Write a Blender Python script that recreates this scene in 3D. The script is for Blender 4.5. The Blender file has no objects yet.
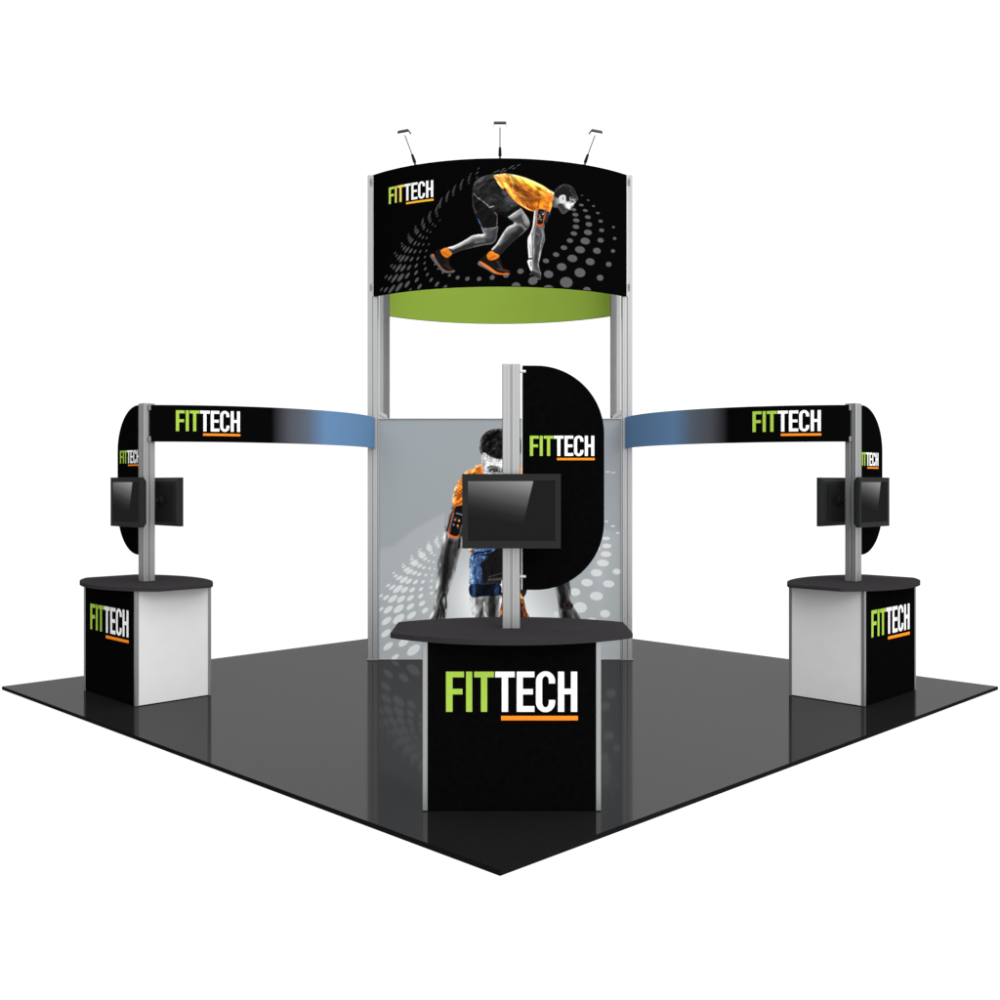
import bpy, bmesh, math, json
import numpy as np
from mathutils import Vector, Matrix

SC = bpy.context.scene
COL = SC.collection
PI = math.pi

# ------------------------------------------------------------------ camera
cam = bpy.data.cameras.new('camera')
cam.sensor_width = 36.0
cam.lens = 36.0 * 1.047
cam.shift_y = -0.0158
cam.clip_start = 0.05
cam.clip_end = 500
cam_ob = bpy.data.objects.new('camera', cam)
cam_ob.location = (0, 0, 1.75)
cam_ob.rotation_euler = (PI / 2, 0, 0)
COL.objects.link(cam_ob)
SC.camera = cam_ob

# ------------------------------------------------------------------ studio light: a white surround, brighter on the right
W = bpy.data.worlds.new('World')
SC.world = W
W.use_nodes = True
nt = W.node_tree
nt.nodes.clear()


def nd(t, kind, **kw):
    n = t.nodes.new(kind)
    for k, v in kw.items():
        setattr(n, k, v)
    return n


def rng(t, src, a, b, c, d, smooth=True):
    n = nd(t, 'ShaderNodeMapRange', interpolation_type='SMOOTHSTEP' if smooth else 'LINEAR')
    t.links.new(src, n.inputs['Value'])
    for k, v in (('From Min', a), ('From Max', b), ('To Min', c), ('To Max', d)):
        n.inputs[k].default_value = v
    return n.outputs['Result']


tc = nd(nt, 'ShaderNodeTexCoord')
sx = nd(nt, 'ShaderNodeSeparateXYZ')
nt.links.new(tc.outputs['Generated'], sx.inputs[0])
FRONT_L, FRONT_R = 1.02, 1.15
BACK_STOPS = ((-1.0, 0.06), (-0.75, 0.55), (-0.3, 1.75), (0.2, 2.3), (0.7, 1.9), (1.0, 0.75))   # light behind the camera: bright in the middle, dim at the sides
rm = nd(nt, 'ShaderNodeValToRGB')
el = rm.color_ramp.elements
while len(el) < len(BACK_STOPS):
    el.new(0.5)
for e, (x_, v_) in zip(el, BACK_STOPS):
    e.position = (x_ + 1) / 2
    e.color = (v_ / 2.5, v_ / 2.5, v_ / 2.5, 1)
nt.links.new(rng(nt, sx.outputs['X'], -1, 1, 0, 1, False), rm.inputs[0])
m25 = nd(nt, 'ShaderNodeMath', operation='MULTIPLY')
m25.inputs[1].default_value = 2.5
nt.links.new(rm.outputs[0], m25.inputs[0])
back = m25.outputs[0]
front = rng(nt, sx.outputs['X'], -0.45, 0.35, FRONT_L, FRONT_R)
mask = rng(nt, sx.outputs['Y'], 0.12, 0.62, 0, 1)
low = rng(nt, sx.outputs['Z'], -0.35, 0.02, 0.3, 1)        # the studio floor behind the camera is dark
mul = nd(nt, 'ShaderNodeMath', operation='MULTIPLY')
nt.links.new(back, mul.inputs[0])
nt.links.new(low, mul.inputs[1])
back = mul.outputs[0]
mx = nd(nt, 'ShaderNodeMix', data_type='FLOAT')
nt.links.new(mask, mx.inputs[0])
nt.links.new(back, mx.inputs[2])
nt.links.new(front, mx.inputs[3])
bg = nd(nt, 'ShaderNodeBackground')
bg.inputs['Color'].default_value = (1, 1, 1, 1)
nt.links.new(mx.outputs[0], bg.inputs['Strength'])
wo = nd(nt, 'ShaderNodeOutputWorld')
nt.links.new(bg.outputs[0], wo.inputs[0])


def area(name, loc, target, size, watts, color=(1, 1, 1)):
    d = bpy.data.lights.new(name, 'AREA')
    d.shape = 'RECTANGLE'
    d.size, d.size_y = size
    d.energy = watts
    d.color = color
    o = bpy.data.objects.new(name, d)
    o.location = loc
    o.rotation_euler = (Vector(target) - Vector(loc)).to_track_quat('-Z', 'Y').to_euler()
    o.visible_camera = True
    COL.objects.link(o)
    return o


area('studio_softbox', (6.5, -1.5, 6.5), (0, 9, 1.2), (3, 3), 230, (1.0, 0.985, 0.96))

SC.view_settings.view_transform = 'Standard'
SC.view_settings.look = 'None'
SC.view_settings.exposure = 0
SC.view_settings.gamma = 1
SC.view_settings.use_curve_mapping = False
SC.render.engine = 'CYCLES'
SC.cycles.use_denoising = True
SC.cycles.max_bounces = 8
SC.render.resolution_x = SC.render.resolution_y = 1024


# ------------------------------------------------------------------ materials
def lin(c):
    c = c / 255.0
    return c / 12.92 if c <= 0.04045 else ((c + 0.055) / 1.055) ** 2.4


def mat(name, col, rough=0.5, metal=0.0, spec=0.0, noise=0.0, nscale=40.0, bump=0.0, stretch=None):
    m = bpy.data.materials.new(name)
    m.use_nodes = True
    t = m.node_tree
    b = t.nodes['Principled BSDF']
    b.inputs['Base Color'].default_value = (*col, 1)
    b.inputs['Roughness'].default_value = rough
    b.inputs['Metallic'].default_value = metal
    b.inputs['Specular IOR Level'].default_value = spec
    if noise or bump:
        c = nd(t, 'ShaderNodeTexCoord')
        src = c.outputs['Object']
        if stretch:
            mp = nd(t, 'ShaderNodeMapping')
            mp.inputs['Scale'].default_value = stretch
            t.links.new(src, mp.inputs[0])
            src = mp.outputs[0]
        n = nd(t, 'ShaderNodeTexNoise')
        n.inputs['Scale'].default_value = nscale
        n.inputs['Detail'].default_value = 4
        t.links.new(src, n.inputs['Vector'])
        if noise:
            r = nd(t, 'ShaderNodeValToRGB')
            r.color_ramp.elements[0].position = 0.3
            r.color_ramp.elements[1].position = 0.7
            r.color_ramp.elements[0].color = (*[x * (1 - noise) for x in col], 1)
            r.color_ramp.elements[1].color = (*[min(1, x * (1 + noise)) for x in col], 1)
            t.links.new(n.outputs['Fac'], r.inputs[0])
            t.links.new(r.outputs[0], b.inputs['Base Color'])
        if bump:
            bp = nd(t, 'ShaderNodeBump')
            bp.inputs['Strength'].default_value = bump
            bp.inputs['Distance'].default_value = 0.002
            t.links.new(n.outputs['Fac'], bp.inputs['Height'])
            t.links.new(bp.outputs[0], b.inputs['Normal'])
    return m


ALU = mat('anodised_aluminium', (0.335, 0.338, 0.342), 0.36, 0.7, 0.3, 0.015, 6, 0, (30, 30, 0.6))
ALU_DARK = mat('dark_metal_and_shade', (0.20, 0.20, 0.202), 0.5, 0.2, 0.2, 0.05, 8)  # dark metal parts, also the shade strips of the rear posts
ALU_EDGE = mat('light_aluminium_edge', (0.68, 0.68, 0.69), 0.4, 0.2, 0.3, 0.04, 20)
BLACK = mat('black_print', (0.0022, 0.0022, 0.0022), 0.8, 0, 0.0, 0.2, 30)
LAMINATE = mat('charcoal_laminate', (0.032, 0.0298, 0.0318), 0.7, 0, 0.0, 0.12, 260, 0.1)
WHITE_PANEL = mat('white_laminate', (0.685, 0.685, 0.685), 0.6, 0, 0.0, 0.015, 9)
GREEN_FABRIC = mat('green_fabric', (0.36, 0.53, 0.072), 0.9, 0, 0.0, 0.03, 120)
PLASTIC = mat('black_plastic', (0.020, 0.0215, 0.0215), 0.6, 0, 0.03, 0.1, 300, 0.1)
PLASTIC_BACK = mat('matte_black_plastic', (0.012, 0.012, 0.012), 0.6, 0, 0.06, 0.1, 200, 0.1)
LAMP_GREY = mat('grey_lamp_metal', (0.055, 0.057, 0.06), 0.5, 0.2, 0.2, 0.05, 60)
LAMP_ARM = mat('brushed_lamp_arm', (0.26, 0.26, 0.26), 0.45, 0.3, 0.3, 0.05, 60)
LAMP_BLACK = mat('black_lamp_rubber', (0.014, 0.014, 0.014), 0.5, 0, 0.2, 0.05, 60)
PALE_METAL = mat('pale_metal', (0.82, 0.82, 0.82), 0.4, 0.1, 0.3, 0.03, 60)
LAMP_GLASS = mat('frosted_lamp_glass', (0.8, 0.8, 0.78), 0.3, 0, 0.3, 0.03, 60)
_b = LAMP_GLASS.node_tree.nodes['Principled BSDF']      # the lamps are on
_b.inputs['Emission Color'].default_value = (1, 1, 1, 1)
_b.inputs['Emission Strength'].default_value = 1.2
L_GREEN = mat('green_vinyl', (0.37, 0.57, 0.075), 0.7, 0, 0.0, 0.03, 50)
L_WHITE = mat('white_vinyl', (0.95, 0.95, 0.95), 0.7, 0, 0.0, 0.01, 50)
L_ORANGE = mat('orange_vinyl', (1.0, 0.27, 0.02), 0.7, 0, 0.0, 0.03, 50)
L_LIME = mat('lit_lime_vinyl', (0.56, 0.76, 0.10), 0.7, 0, 0.0, 0.03, 50)
L_GOLD_GREEN = mat('lit_golden_green_vinyl', (0.74, 0.72, 0.13), 0.7, 0, 0.0, 0.03, 50)
L_YELLOW = mat('lit_yellow_vinyl', (0.92, 0.74, 0.17), 0.7, 0, 0.0, 0.03, 50)
L_AMBER = mat('lit_amber_vinyl', (1.0, 0.52, 0.03), 0.7, 0, 0.0, 0.03, 50)
NAVY_EDGE = mat('navy_fabric_edge', (0.03, 0.055, 0.10), 0.9, 0, 0, 0.1, 80)
BLACK_LOGO = [L_GREEN, L_GREEN, L_GREEN, L_WHITE, L_ORANGE]
LIT_LOGO = [L_LIME, L_GOLD_GREEN, L_YELLOW, L_WHITE, L_AMBER]  # light falling on the top sign is put into these letter colours


def floor_material():
    m = bpy.data.materials.new('polished_black_floor')
    m.use_nodes = True
    t = m.node_tree
    t.nodes.clear()
    o = nd(t, 'ShaderNodeOutputMaterial')
    c = nd(t, 'ShaderNodeTexCoord')
    n = nd(t, 'ShaderNodeTexNoise')
    n.inputs['Scale'].default_value = 1.3
    n.inputs['Detail'].default_value = 5
    t.links.new(c.outputs['Object'], n.inputs['Vector'])
    d = nd(t, 'ShaderNodeBsdfDiffuse')
    d.inputs['Color'].default_value = (0.0085, 0.0085, 0.009, 1)
    g = nd(t, 'ShaderNodeBsdfGlossy', distribution='GGX')
    lw = nd(t, 'ShaderNodeLayerWeight')
    lw.inputs['Blend'].default_value = 0.5
    refl = rng(t, lw.outputs['Facing'], 0.62, 0.87, 0.082, 0.118, False)     # a polished floor mirrors more at a flatter angle
    t.links.new(refl, g.inputs['Color'])
    t.links.new(rng(t, n.outputs['Fac'], 0.3, 0.7, 0.050, 0.075), g.inputs['Roughness'])
    a = nd(t, 'ShaderNodeAddShader')
    t.links.new(d.outputs[0], a.inputs[0])
    t.links.new(g.outputs[0], a.inputs[1])
    t.links.new(a.outputs[0], o.inputs[0])
    return m


def print_material(name):
    """matt printed fabric: the artwork is a colour attribute on the cloth, a fine weave on top"""
    m = bpy.data.materials.new(name)
    m.use_nodes = True
    t = m.node_tree
    b = t.nodes['Principled BSDF']
    b.inputs['Roughness'].default_value = 0.85
    b.inputs['Specular IOR Level'].default_value = 0.0
    a = nd(t, 'ShaderNodeAttribute', attribute_name='artwork')
    t.links.new(a.outputs['Color'], b.inputs['Base Color'])
    return m


def ramp_material(name, stops):
    """colour along the length of a banner (u of the first UV map)"""
    m = bpy.data.materials.new(name)
    m.use_nodes = True
    t = m.node_tree
    b = t.nodes['Principled BSDF']
    b.inputs['Roughness'].default_value = 0.85
    b.inputs['Specular IOR Level'].default_value = 0.0
    c = nd(t, 'ShaderNodeTexCoord')
    s = nd(t, 'ShaderNodeSeparateXYZ')
    t.links.new(c.outputs['UV'], s.inputs[0])
    r = nd(t, 'ShaderNodeValToRGB')
    e = r.color_ramp.elements
    while len(e) < len(stops):
        e.new(0.5)
    for k, (p, col) in enumerate(stops):
        e[k].position = p
        e[k].color = (*col, 1)
    t.links.new(s.outputs[0], r.inputs[0])
    t.links.new(r.outputs[0], b.inputs['Base Color'])
    return m


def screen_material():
    """near-black monitor screen with a slanted pale glare painted into its upper left"""
    m = bpy.data.materials.new('screen_glare')
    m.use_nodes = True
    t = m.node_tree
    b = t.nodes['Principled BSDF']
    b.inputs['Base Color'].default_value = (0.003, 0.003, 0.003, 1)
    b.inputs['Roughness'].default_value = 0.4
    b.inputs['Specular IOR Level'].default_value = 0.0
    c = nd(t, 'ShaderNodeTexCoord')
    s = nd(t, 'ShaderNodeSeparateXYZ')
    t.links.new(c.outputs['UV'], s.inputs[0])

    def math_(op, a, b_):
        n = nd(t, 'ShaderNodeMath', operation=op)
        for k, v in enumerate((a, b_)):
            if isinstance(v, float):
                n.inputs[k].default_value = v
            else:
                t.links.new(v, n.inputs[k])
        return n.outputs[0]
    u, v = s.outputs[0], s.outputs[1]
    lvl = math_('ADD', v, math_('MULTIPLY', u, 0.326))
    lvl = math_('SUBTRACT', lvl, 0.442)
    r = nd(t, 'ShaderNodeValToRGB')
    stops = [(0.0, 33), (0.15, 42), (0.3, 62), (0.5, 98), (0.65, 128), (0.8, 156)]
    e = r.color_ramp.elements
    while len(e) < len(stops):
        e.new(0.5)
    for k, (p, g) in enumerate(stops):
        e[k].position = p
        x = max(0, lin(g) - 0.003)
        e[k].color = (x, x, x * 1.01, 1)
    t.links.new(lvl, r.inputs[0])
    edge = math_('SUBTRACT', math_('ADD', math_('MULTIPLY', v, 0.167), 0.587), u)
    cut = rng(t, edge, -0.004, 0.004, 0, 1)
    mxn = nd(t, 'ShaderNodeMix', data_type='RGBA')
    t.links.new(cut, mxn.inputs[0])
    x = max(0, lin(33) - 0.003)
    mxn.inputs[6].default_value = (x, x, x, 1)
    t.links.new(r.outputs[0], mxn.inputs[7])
    t.links.new(mxn.outputs[2], b.inputs['Emission Color'])  # the reflected glare is painted in as emission
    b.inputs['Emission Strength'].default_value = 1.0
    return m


FLOOR = floor_material()
FLOOR_EDGE = mat('black_floor_edge', (0.009, 0.009, 0.0093), 0.7, 0, 0.0, 0.1, 30)
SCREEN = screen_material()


# ------------------------------------------------------------------ mesh helpers
def obj(name, bm, mats, parent=None, smooth=None):
    bmesh.ops.recalc_face_normals(bm, faces=bm.faces)
    me = bpy.data.meshes.new(name)
    bm.to_mesh(me)
    bm.free()
    for m in (mats if isinstance(mats, (list, tuple)) else [mats]):
        me.materials.append(m)
    if smooth:
        for p in me.polygons:
            p.use_smooth = True
        me.set_sharp_from_angle(angle=math.radians(smooth))
    o = bpy.data.objects.new(name, me)
    COL.objects.link(o)
    if parent is not None:
        o.parent = parent
    return o


def thing(name, label, cat, loc=(0, 0, 0), rz=0.0, group=None):
    o = bpy.data.objects.new(name, None)
    o.empty_display_size = 0.2
    o.location = loc
    o.rotation_euler = (0, 0, rz)
    COL.objects.link(o)
    o['label'] = label
    o['category'] = cat
    if group:
        o['group'] = group
    return o


def copy_thing(root):
    r = root.copy()
    COL.objects.link(r)
    for ch in list(root.children):
        c = ch.copy()
        COL.objects.link(c)
        c.parent = r
        for g in list(ch.children):
            d = g.copy()
            COL.objects.link(d)
            d.parent = c
    return r


def box(bm, x0, x1, y0, y1, z0, z1, bevel=0.0, mi=0):
    v = [bm.verts.new(p) for p in ((x0, y0, z0), (x1, y0, z0), (x1, y1, z0), (x0, y1, z0),
                                   (x0, y0, z1), (x1, y0, z1), (x1, y1, z1), (x0, y1, z1))]
    fs = [bm.faces.new([v[i] for i in q]) for q in ((0, 3, 2, 1), (4, 5, 6, 7), (0, 1, 5, 4), (1, 2, 6, 5), (2, 3, 7, 6), (3, 0, 4, 7))]
    for f in fs:
        f.material_index = mi
    if bevel:
        es = list({e for f in fs for e in f.edges})
        bmesh.ops.bevel(bm, geom=es, offset=bevel, segments=2, profile=0.6, affect='EDGES', clamp_overlap=True)


def prism(bm, pts, z0, z1, axis='z', mi=0, bevel=0.0):
    """extrude a 2-D outline; axis z: (x, y) outline, axis y: (x, z) outline between y = z0 and z1"""
    if axis == 'z':
        f3 = lambda p, h: (p[0], p[1], h)
    else:
        f3 = lambda p, h: (p[0], h, p[1])
    a = [bm.verts.new(f3(p, z0)) for p in pts]
    b = [bm.verts.new(f3(p, z1)) for p in pts]
    fs = [bm.faces.new(a[::-1]), bm.faces.new(b)]
    n = len(pts)
    for i in range(n):
        fs.append(bm.faces.new((a[i], a[(i + 1) % n], b[(i + 1) % n], b[i])))
    for f in fs:
        f.material_index = mi
    if bevel:
        es = list({e for f in fs[:2] for e in f.edges})
        bmesh.ops.bevel(bm, geom=es, offset=bevel, segments=2, profile=0.6, affect='EDGES', clamp_overlap=True)


def tube(bm, p0, p1, r0, r1=None, n=14, mi=0):
    r1 = r0 if r1 is None else r1
    p0, p1 = Vector(p0), Vector(p1)
    d = (p1 - p0).normalized()
    a = d.orthogonal().normalized()
    b = d.cross(a)
    A = [bm.verts.new(p0 + (a * math.cos(t) + b * math.sin(t)) * r0) for t in [2 * PI * i / n for i in range(n)]]
    B = [bm.verts.new(p1 + (a * math.cos(t) + b * math.sin(t)) * r1) for t in [2 * PI * i / n for i in range(n)]]
    fs = [bm.faces.new(A[::-1]), bm.faces.new(B)]
    for i in range(n):
        fs.append(bm.faces.new((A[i], A[(i + 1) % n], B[(i + 1) % n], B[i])))
    for f in fs:
        f.material_index = mi


def slotted_square(h, slot=0.0035, deep=0.012, cham=0.004):
    """outline of a square aluminium extrusion of half-width h: one narrow slot along the middle of each face"""
    side = [(-h + cham, -h), (-h * 0.52, -h), (-h * 0.5, -h + 0.0005), (-h * 0.48, -h), (-slot - 0.002, -h), (-slot, -h + 0.002), (-slot, -h + deep), (slot, -h + deep), (slot, -h + 0.002), (slot + 0.002, -h),
            (h * 0.48, -h), (h * 0.5, -h + 0.0005), (h * 0.52, -h), (h - cham, -h)]
    pts = []
    for k in range(4):
        c, s = math.cos(k * PI / 2), math.sin(k * PI / 2)
        pts += [(x * c - y * s, x * s + y * c) for x, y in side]
    return pts


# lettering: unit glyphs (cap height 1), outlines as in condensed bold capitals
def rect(x0, x1, y0, y1):
    return [(x0, y0), (x1, y0), (x1, y1), (x0, y1)]


def glyph_quads():
    """list of (material slot, quad) in cap-height units"""
    q = []
    t = 0.142
    q += [(0, rect(0, .164, 0, 1 - t)), (0, rect(0, .448, 1 - t, 1)), (0, rect(.164, .41, .433, .572))]
    q += [(1, rect(.5, .652, 0, 1))]
    q += [(2, rect(.869, 1.026, 0, 1 - t)), (2, rect(.701, 1.194, 1 - t, 1))]
    q += [(3, rect(1.388, 1.545, 0, 1 - t)), (3, rect(1.224, 1.709, 1 - t, 1))]
    q += [(3, rect(1.761, 1.914, 0, 1)), (3, rect(1.914, 2.201, 1 - t, 1)), (3, rect(1.914, 2.201, 0, t)), (3, rect(1.914, 2.164, .433, .567))]
    # C: two straight sides and two half rings
    x0, x1, w = 2.239, 2.716, .155
    cx, R, r = (x0 + x1) / 2, (x1 - x0) / 2, (x1 - x0) / 2 - .155
    ry, iy = .245, .125
    for sgn, yc in ((1, 1 - ry + .01), (-1, ry - .01)):
        n = 14
        for i in range(n):
            a0, a1 = PI * i / n, PI * (i + 1) / n
            q.append((3, [(cx + r * math.cos(a0), yc + sgn * iy * math.sin(a0)), (cx + R * math.cos(a0), yc + sgn * ry * math.sin(a0)),
                          (cx + R * math.cos(a1), yc + sgn * ry * math.sin(a1)), (cx + r * math.cos(a1), yc + sgn * iy * math.sin(a1))]))
    q += [(3, rect(x0, x0 + w, ry - .01, 1 - ry + .01)), (3, rect(x1 - w, x1, .705, 1 - ry + .01)), (3, rect(x1 - w, x1, ry - .01, .295))]
    q += [(3, rect(2.787, 2.942, 0, 1)), (3, rect(3.11, 3.265, 0, 1)), (3, rect(2.942, 3.11, .44, .575))]
    q += [(4, rect(1.373, 3.284, -.2127, -.1007))]
    return q


QUADS = glyph_quads()


def logo(fn, mats, x0, width, base, cap, parent, proud=0.0012, cuts=1):
    """FITTECH in thin vinyl: fn(x, z, out) places a point of the panel surface; cuts > 1 splits long quads so that they follow a curve"""
    bm = bmesh.new()
    sx_ = width / 3.265
    for slot, qd in QUADS:
        ax = min(p[0] for p in qd)
        bx = max(p[0] for p in qd)
        n = max(1, int(math.ceil((bx - ax) * cuts))) if len({round(p[0], 5) for p in qd}) == 2 else 1
        parts = [qd] if n == 1 else [rect(ax + (bx - ax) * i / n, ax + (bx - ax) * (i + 1) / n, min(p[1] for p in qd), max(p[1] for p in qd)) for i in range(n)]
        for pq in parts:
            lo = [bm.verts.new(fn(x0 + p[0] * sx_, base + p[1] * cap, 0.0004)) for p in pq]
            hi = [bm.verts.new(fn(x0 + p[0] * sx_, base + p[1] * cap, proud)) for p in pq]
            fs = [bm.faces.new(hi)]
            m = len(pq)
            for i in range(m):
                fs.append(bm.faces.new((lo[i], lo[(i + 1) % m], hi[(i + 1) % m], hi[i])))
            for f in fs:
                f.material_index = slot
    return obj('lettering', bm, mats, parent)


# ------------------------------------------------------------------ printed artwork (drawn once into a colour attribute of the cloth)
def spline(p, closed, n=4):
    p = np.asarray(p, float)
    if len(p) < 3:
        return p
    if closed:
        a, b, c, d = np.roll(p, 1, 0), p, np.roll(p, -1, 0), np.roll(p, -2, 0)
    else:
        e = np.vstack([2 * p[0] - p[1], p, 2 * p[-1] - p[-2]])
        a, b, c, d = e[:-3], e[1:-2], e[2:-1], e[3:]
    res = []
    for k in range(n):
        t = k / n
        res.append(0.5 * (2 * b + (c - a) * t + (2 * a - 5 * b + 4 * c - d) * t * t + (3 * b - a - 3 * c + d) * t ** 3))
    r = np.stack(res, 1).reshape(-1, 2)
    return r if closed else np.vstack([r, p[-1:]])


class Cloth:
    def __init__(self, xs, zs, base):
        self.xs, self.zs = xs, zs
        self.img = np.ones((len(zs), len(xs), 3)) * np.asarray(base, float)
        self.masks = {}
        self.depth = {}
        self.rs = np.random.RandomState(5)

    def win(self, lo, hi, pad):
        i0, i1 = np.searchsorted(self.xs, [lo[0] - pad, hi[0] + pad])
        j0, j1 = np.searchsorted(self.zs, [lo[1] - pad, hi[1] + pad])
        if i1 <= i0 or j1 <= j0:
            return None
        X, Z = np.meshgrid(self.xs[i0:i1], self.zs[j0:j1])
        return slice(j0, j1), slice(i0, i1), X, Z

    def lay(self, js, is_, m, col, clip, name=''):
        if clip:
            c = self.masks.get(clip)
            if c is not None:
                m = m * c[js, is_]
        if name:
            full = np.zeros(self.img.shape[:2])
            full[js, is_] = m
            self.masks[name] = full
        self.img[js, is_] = self.img[js, is_] * (1 - m[..., None]) + np.asarray(col, float) * m[..., None]

    def poly(self, name, pts, col, alpha, soft, clip, smooth):
        p = np.asarray(pts, float).reshape(-1, 2)
        if smooth:
            p = spline(p, True)
        w = self.win(p.min(0), p.max(0), soft + 6)
        if w is None:
            return
        js, is_, X, Z = w
        dist = np.full(X.shape, 1e9)
        inside = np.zeros(X.shape, bool)
        for a, b in zip(p, np.roll(p, -1, 0)):
            e = b - a
            L = e @ e
            if L < 1e-9:
                continue
            t = np.clip(((X - a[0]) * e[0] + (Z - a[1]) * e[1]) / L, 0, 1)
            dist = np.minimum(dist, (X - a[0] - t * e[0]) ** 2 + (Z - a[1] - t * e[1]) ** 2)
            c = (a[1] > Z) != (b[1] > Z)
            if c.any() and abs(e[1]) > 1e-9:
                inside ^= c & (X < a[0] + (Z - a[1]) * e[0] / e[1])
        sd = np.sqrt(dist) * np.where(inside, 1, -1)
        m = np.clip(sd / soft + 0.5, 0, 1)
        m = m * m * (3 - 2 * m)
        self.lay(js, is_, m * alpha, col, clip, name)
        if name:
            self.depth[name] = (js, is_, sd)

    def rim(self, name, col, alpha, width, dx, dz):
        """tone that follows the outline of a printed shape, on the side (dx, dz) or all round when both are 0"""
        js, is_, sd = self.depth[name]
        d = np.clip(sd, 0, None)
        m = np.exp(-(d / width) ** 2)
        if dx or dz:
            k = 5
            sm = sd.copy()
            gz, gx = np.gradient(sm)
            g = np.hypot(gx, gz) + 1e-6
            m = m * np.clip(0.15 + 0.95 * (-gx / g * dx - gz / g * dz), 0, 1)
        self.lay(js, is_, m * alpha * (sd > 0) * np.minimum(1, self.masks[name][js, is_] * 1.0), col, '')

    def line(self, pts, col, alpha, soft, clip, w0, w1):
        p = spline(np.asarray(pts, float).reshape(-1, 2), False)
        pad = max(w0, w1) + soft
        w = self.win(p.min(0), p.max(0), pad)
        if w is None:
            return
        js, is_, X, Z = w
        best = np.full(X.shape, 1e9)
        for a, b in zip(p[:-1], p[1:]):
            e = b - a
            L = max(e @ e, 1e-9)
            t = np.clip(((X - a[0]) * e[0] + (Z - a[1]) * e[1]) / L, 0, 1)
            best = np.minimum(best, np.hypot(X - a[0] - t * e[0], Z - a[1] - t * e[1]))
        m = np.clip((w0 / 2 - best) / soft + 0.5, 0, 1)
        m = m * m * (3 - 2 * m)
        self.lay(js, is_, m * alpha, col, clip)

    def dot(self, v, col, alpha):
        c, p, q = np.array(v[0:2]), np.array(v[2:4], float), np.array(v[4:6], float)
        ext = np.abs(p) + np.abs(q)
        w = self.win(c - ext, c + ext, 5)
        if w is None:
            return
        js, is_, X, Z = w
        M_ = np.linalg.inv(np.stack([p, q], 1))
        a = M_[0, 0] * (X - c[0]) + M_[0, 1] * (Z - c[1])
        b = M_[1, 0] * (X - c[0]) + M_[1, 1] * (Z - c[1])
        r = np.hypot(a, b)
        size = min(np.hypot(*p), np.hypot(*q))
        m = np.clip((1 - r) * size / 5 + 0.5, 0, 1)
        self.lay(js, is_, m * alpha, col, '')

    def blob(self, v, col, alpha):
        X, Z = np.meshgrid(self.xs, self.zs)
        m = np.exp(-((X - v[0]) / v[2]) ** 2 * 1.5 - ((Z - v[1]) / v[3]) ** 2 * 1.5)
        self.lay(slice(None), slice(None), m * alpha, col, '')

    def grain(self, name, amp, scale, angle=0.0, stretch=1.0):
        m = self.masks.get(name)
        if m is None:
            return
        X, Z = np.meshgrid(self.xs - self.xs[0], self.zs - self.zs[0])
        a = math.radians(angle)
        U = (X * math.cos(a) + Z * math.sin(a)) / stretch
        V = -X * math.sin(a) + Z * math.cos(a)
        U = U - U.min()
        V = V - V.min()
        tot = np.zeros(X.shape)
        for k in (1.0, 0.5, 0.25):
            q = scale * k
            n = self.rs.rand(int(V.max() / q) + 4, int(U.max() / q) + 4)
            fx, fz = U / q, V / q
            i, j = fx.astype(int), fz.astype(int)
            u, v = fx - i, fz - j
            u, v = u * u * (3 - 2 * u), v * v * (3 - 2 * v)
            tot += ((n[j, i] * (1 - u) + n[j, i + 1] * u) * (1 - v) + (n[j + 1, i] * (1 - u) + n[j + 1, i + 1] * u) * v - 0.5) * (0.6 + 0.4 * k)
        self.img *= np.clip(1 + m * amp * tot * 1.6, 0.05, 3)[..., None]

    def draw(self, ops):
        for o in ops:
            k = o[0]
            if k == 'p':
                self.poly(o[1], o[2], o[3], o[4], o[5], o[6], o[7])
            elif k == 'l':
                self.line(o[2], o[3], o[4], o[5], o[6], o[7], o[8])
            elif k == 'd':
                self.dot(o[2], o[3], o[4])
            elif k == 'b':
                self.blob(o[2], o[3], o[4])
            elif k == 'g':
                self.grain(*o[1:])
            elif k == 'r':
                self.rim(*o[1:])

    def build(self, name, fn, gain, material, parent):
        """fn(xs, zs in metres) -> points; one quad per cell"""
        nz, nx = len(self.zs), len(self.xs)
        X, Z = np.meshgrid(self.xs / 1000.0, self.zs / 1000.0)
        co = fn(X, Z).reshape(-1, 3)
        me = bpy.data.meshes.new(name)
        me.vertices.add(nx * nz)
        me.vertices.foreach_set('co', co.astype(np.float32).ravel())
        idx = np.arange(nx * nz).reshape(nz, nx)
        quads = np.stack([idx[:-1, :-1], idx[:-1, 1:], idx[1:, 1:], idx[1:, :-1]], -1).reshape(-1, 4)
        nf = len(quads)
        me.loops.add(nf * 4)
        me.loops.foreach_set('vertex_index', quads.astype(np.int32).ravel())
        me.polygons.add(nf)
        me.polygons.foreach_set('loop_start', np.arange(0, nf * 4, 4, dtype=np.int32))
        me.polygons.foreach_set('loop_total', np.full(nf, 4, dtype=np.int32))
        me.update(calc_edges=True)
        s = np.clip(self.img, 0, 255) / 255.0
        l = np.where(s <= 0.04045, s / 12.92, ((s + 0.055) / 1.055) ** 2.4) * gain
        l = np.clip(l, 0.002, 0.97)
        at = me.color_attributes.new('artwork', 'FLOAT_COLOR', 'POINT')
        at.data.foreach_set('color', np.concatenate([l, np.ones((nz, nx, 1))], -1).astype(np.float32).ravel())
        me.polygons.foreach_set('use_smooth', np.ones(nf, dtype=bool))
        me.materials.append(material)
        o = bpy.data.objects.new(name, me)
        COL.objects.link(o)
        o.parent = parent
        return o


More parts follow.
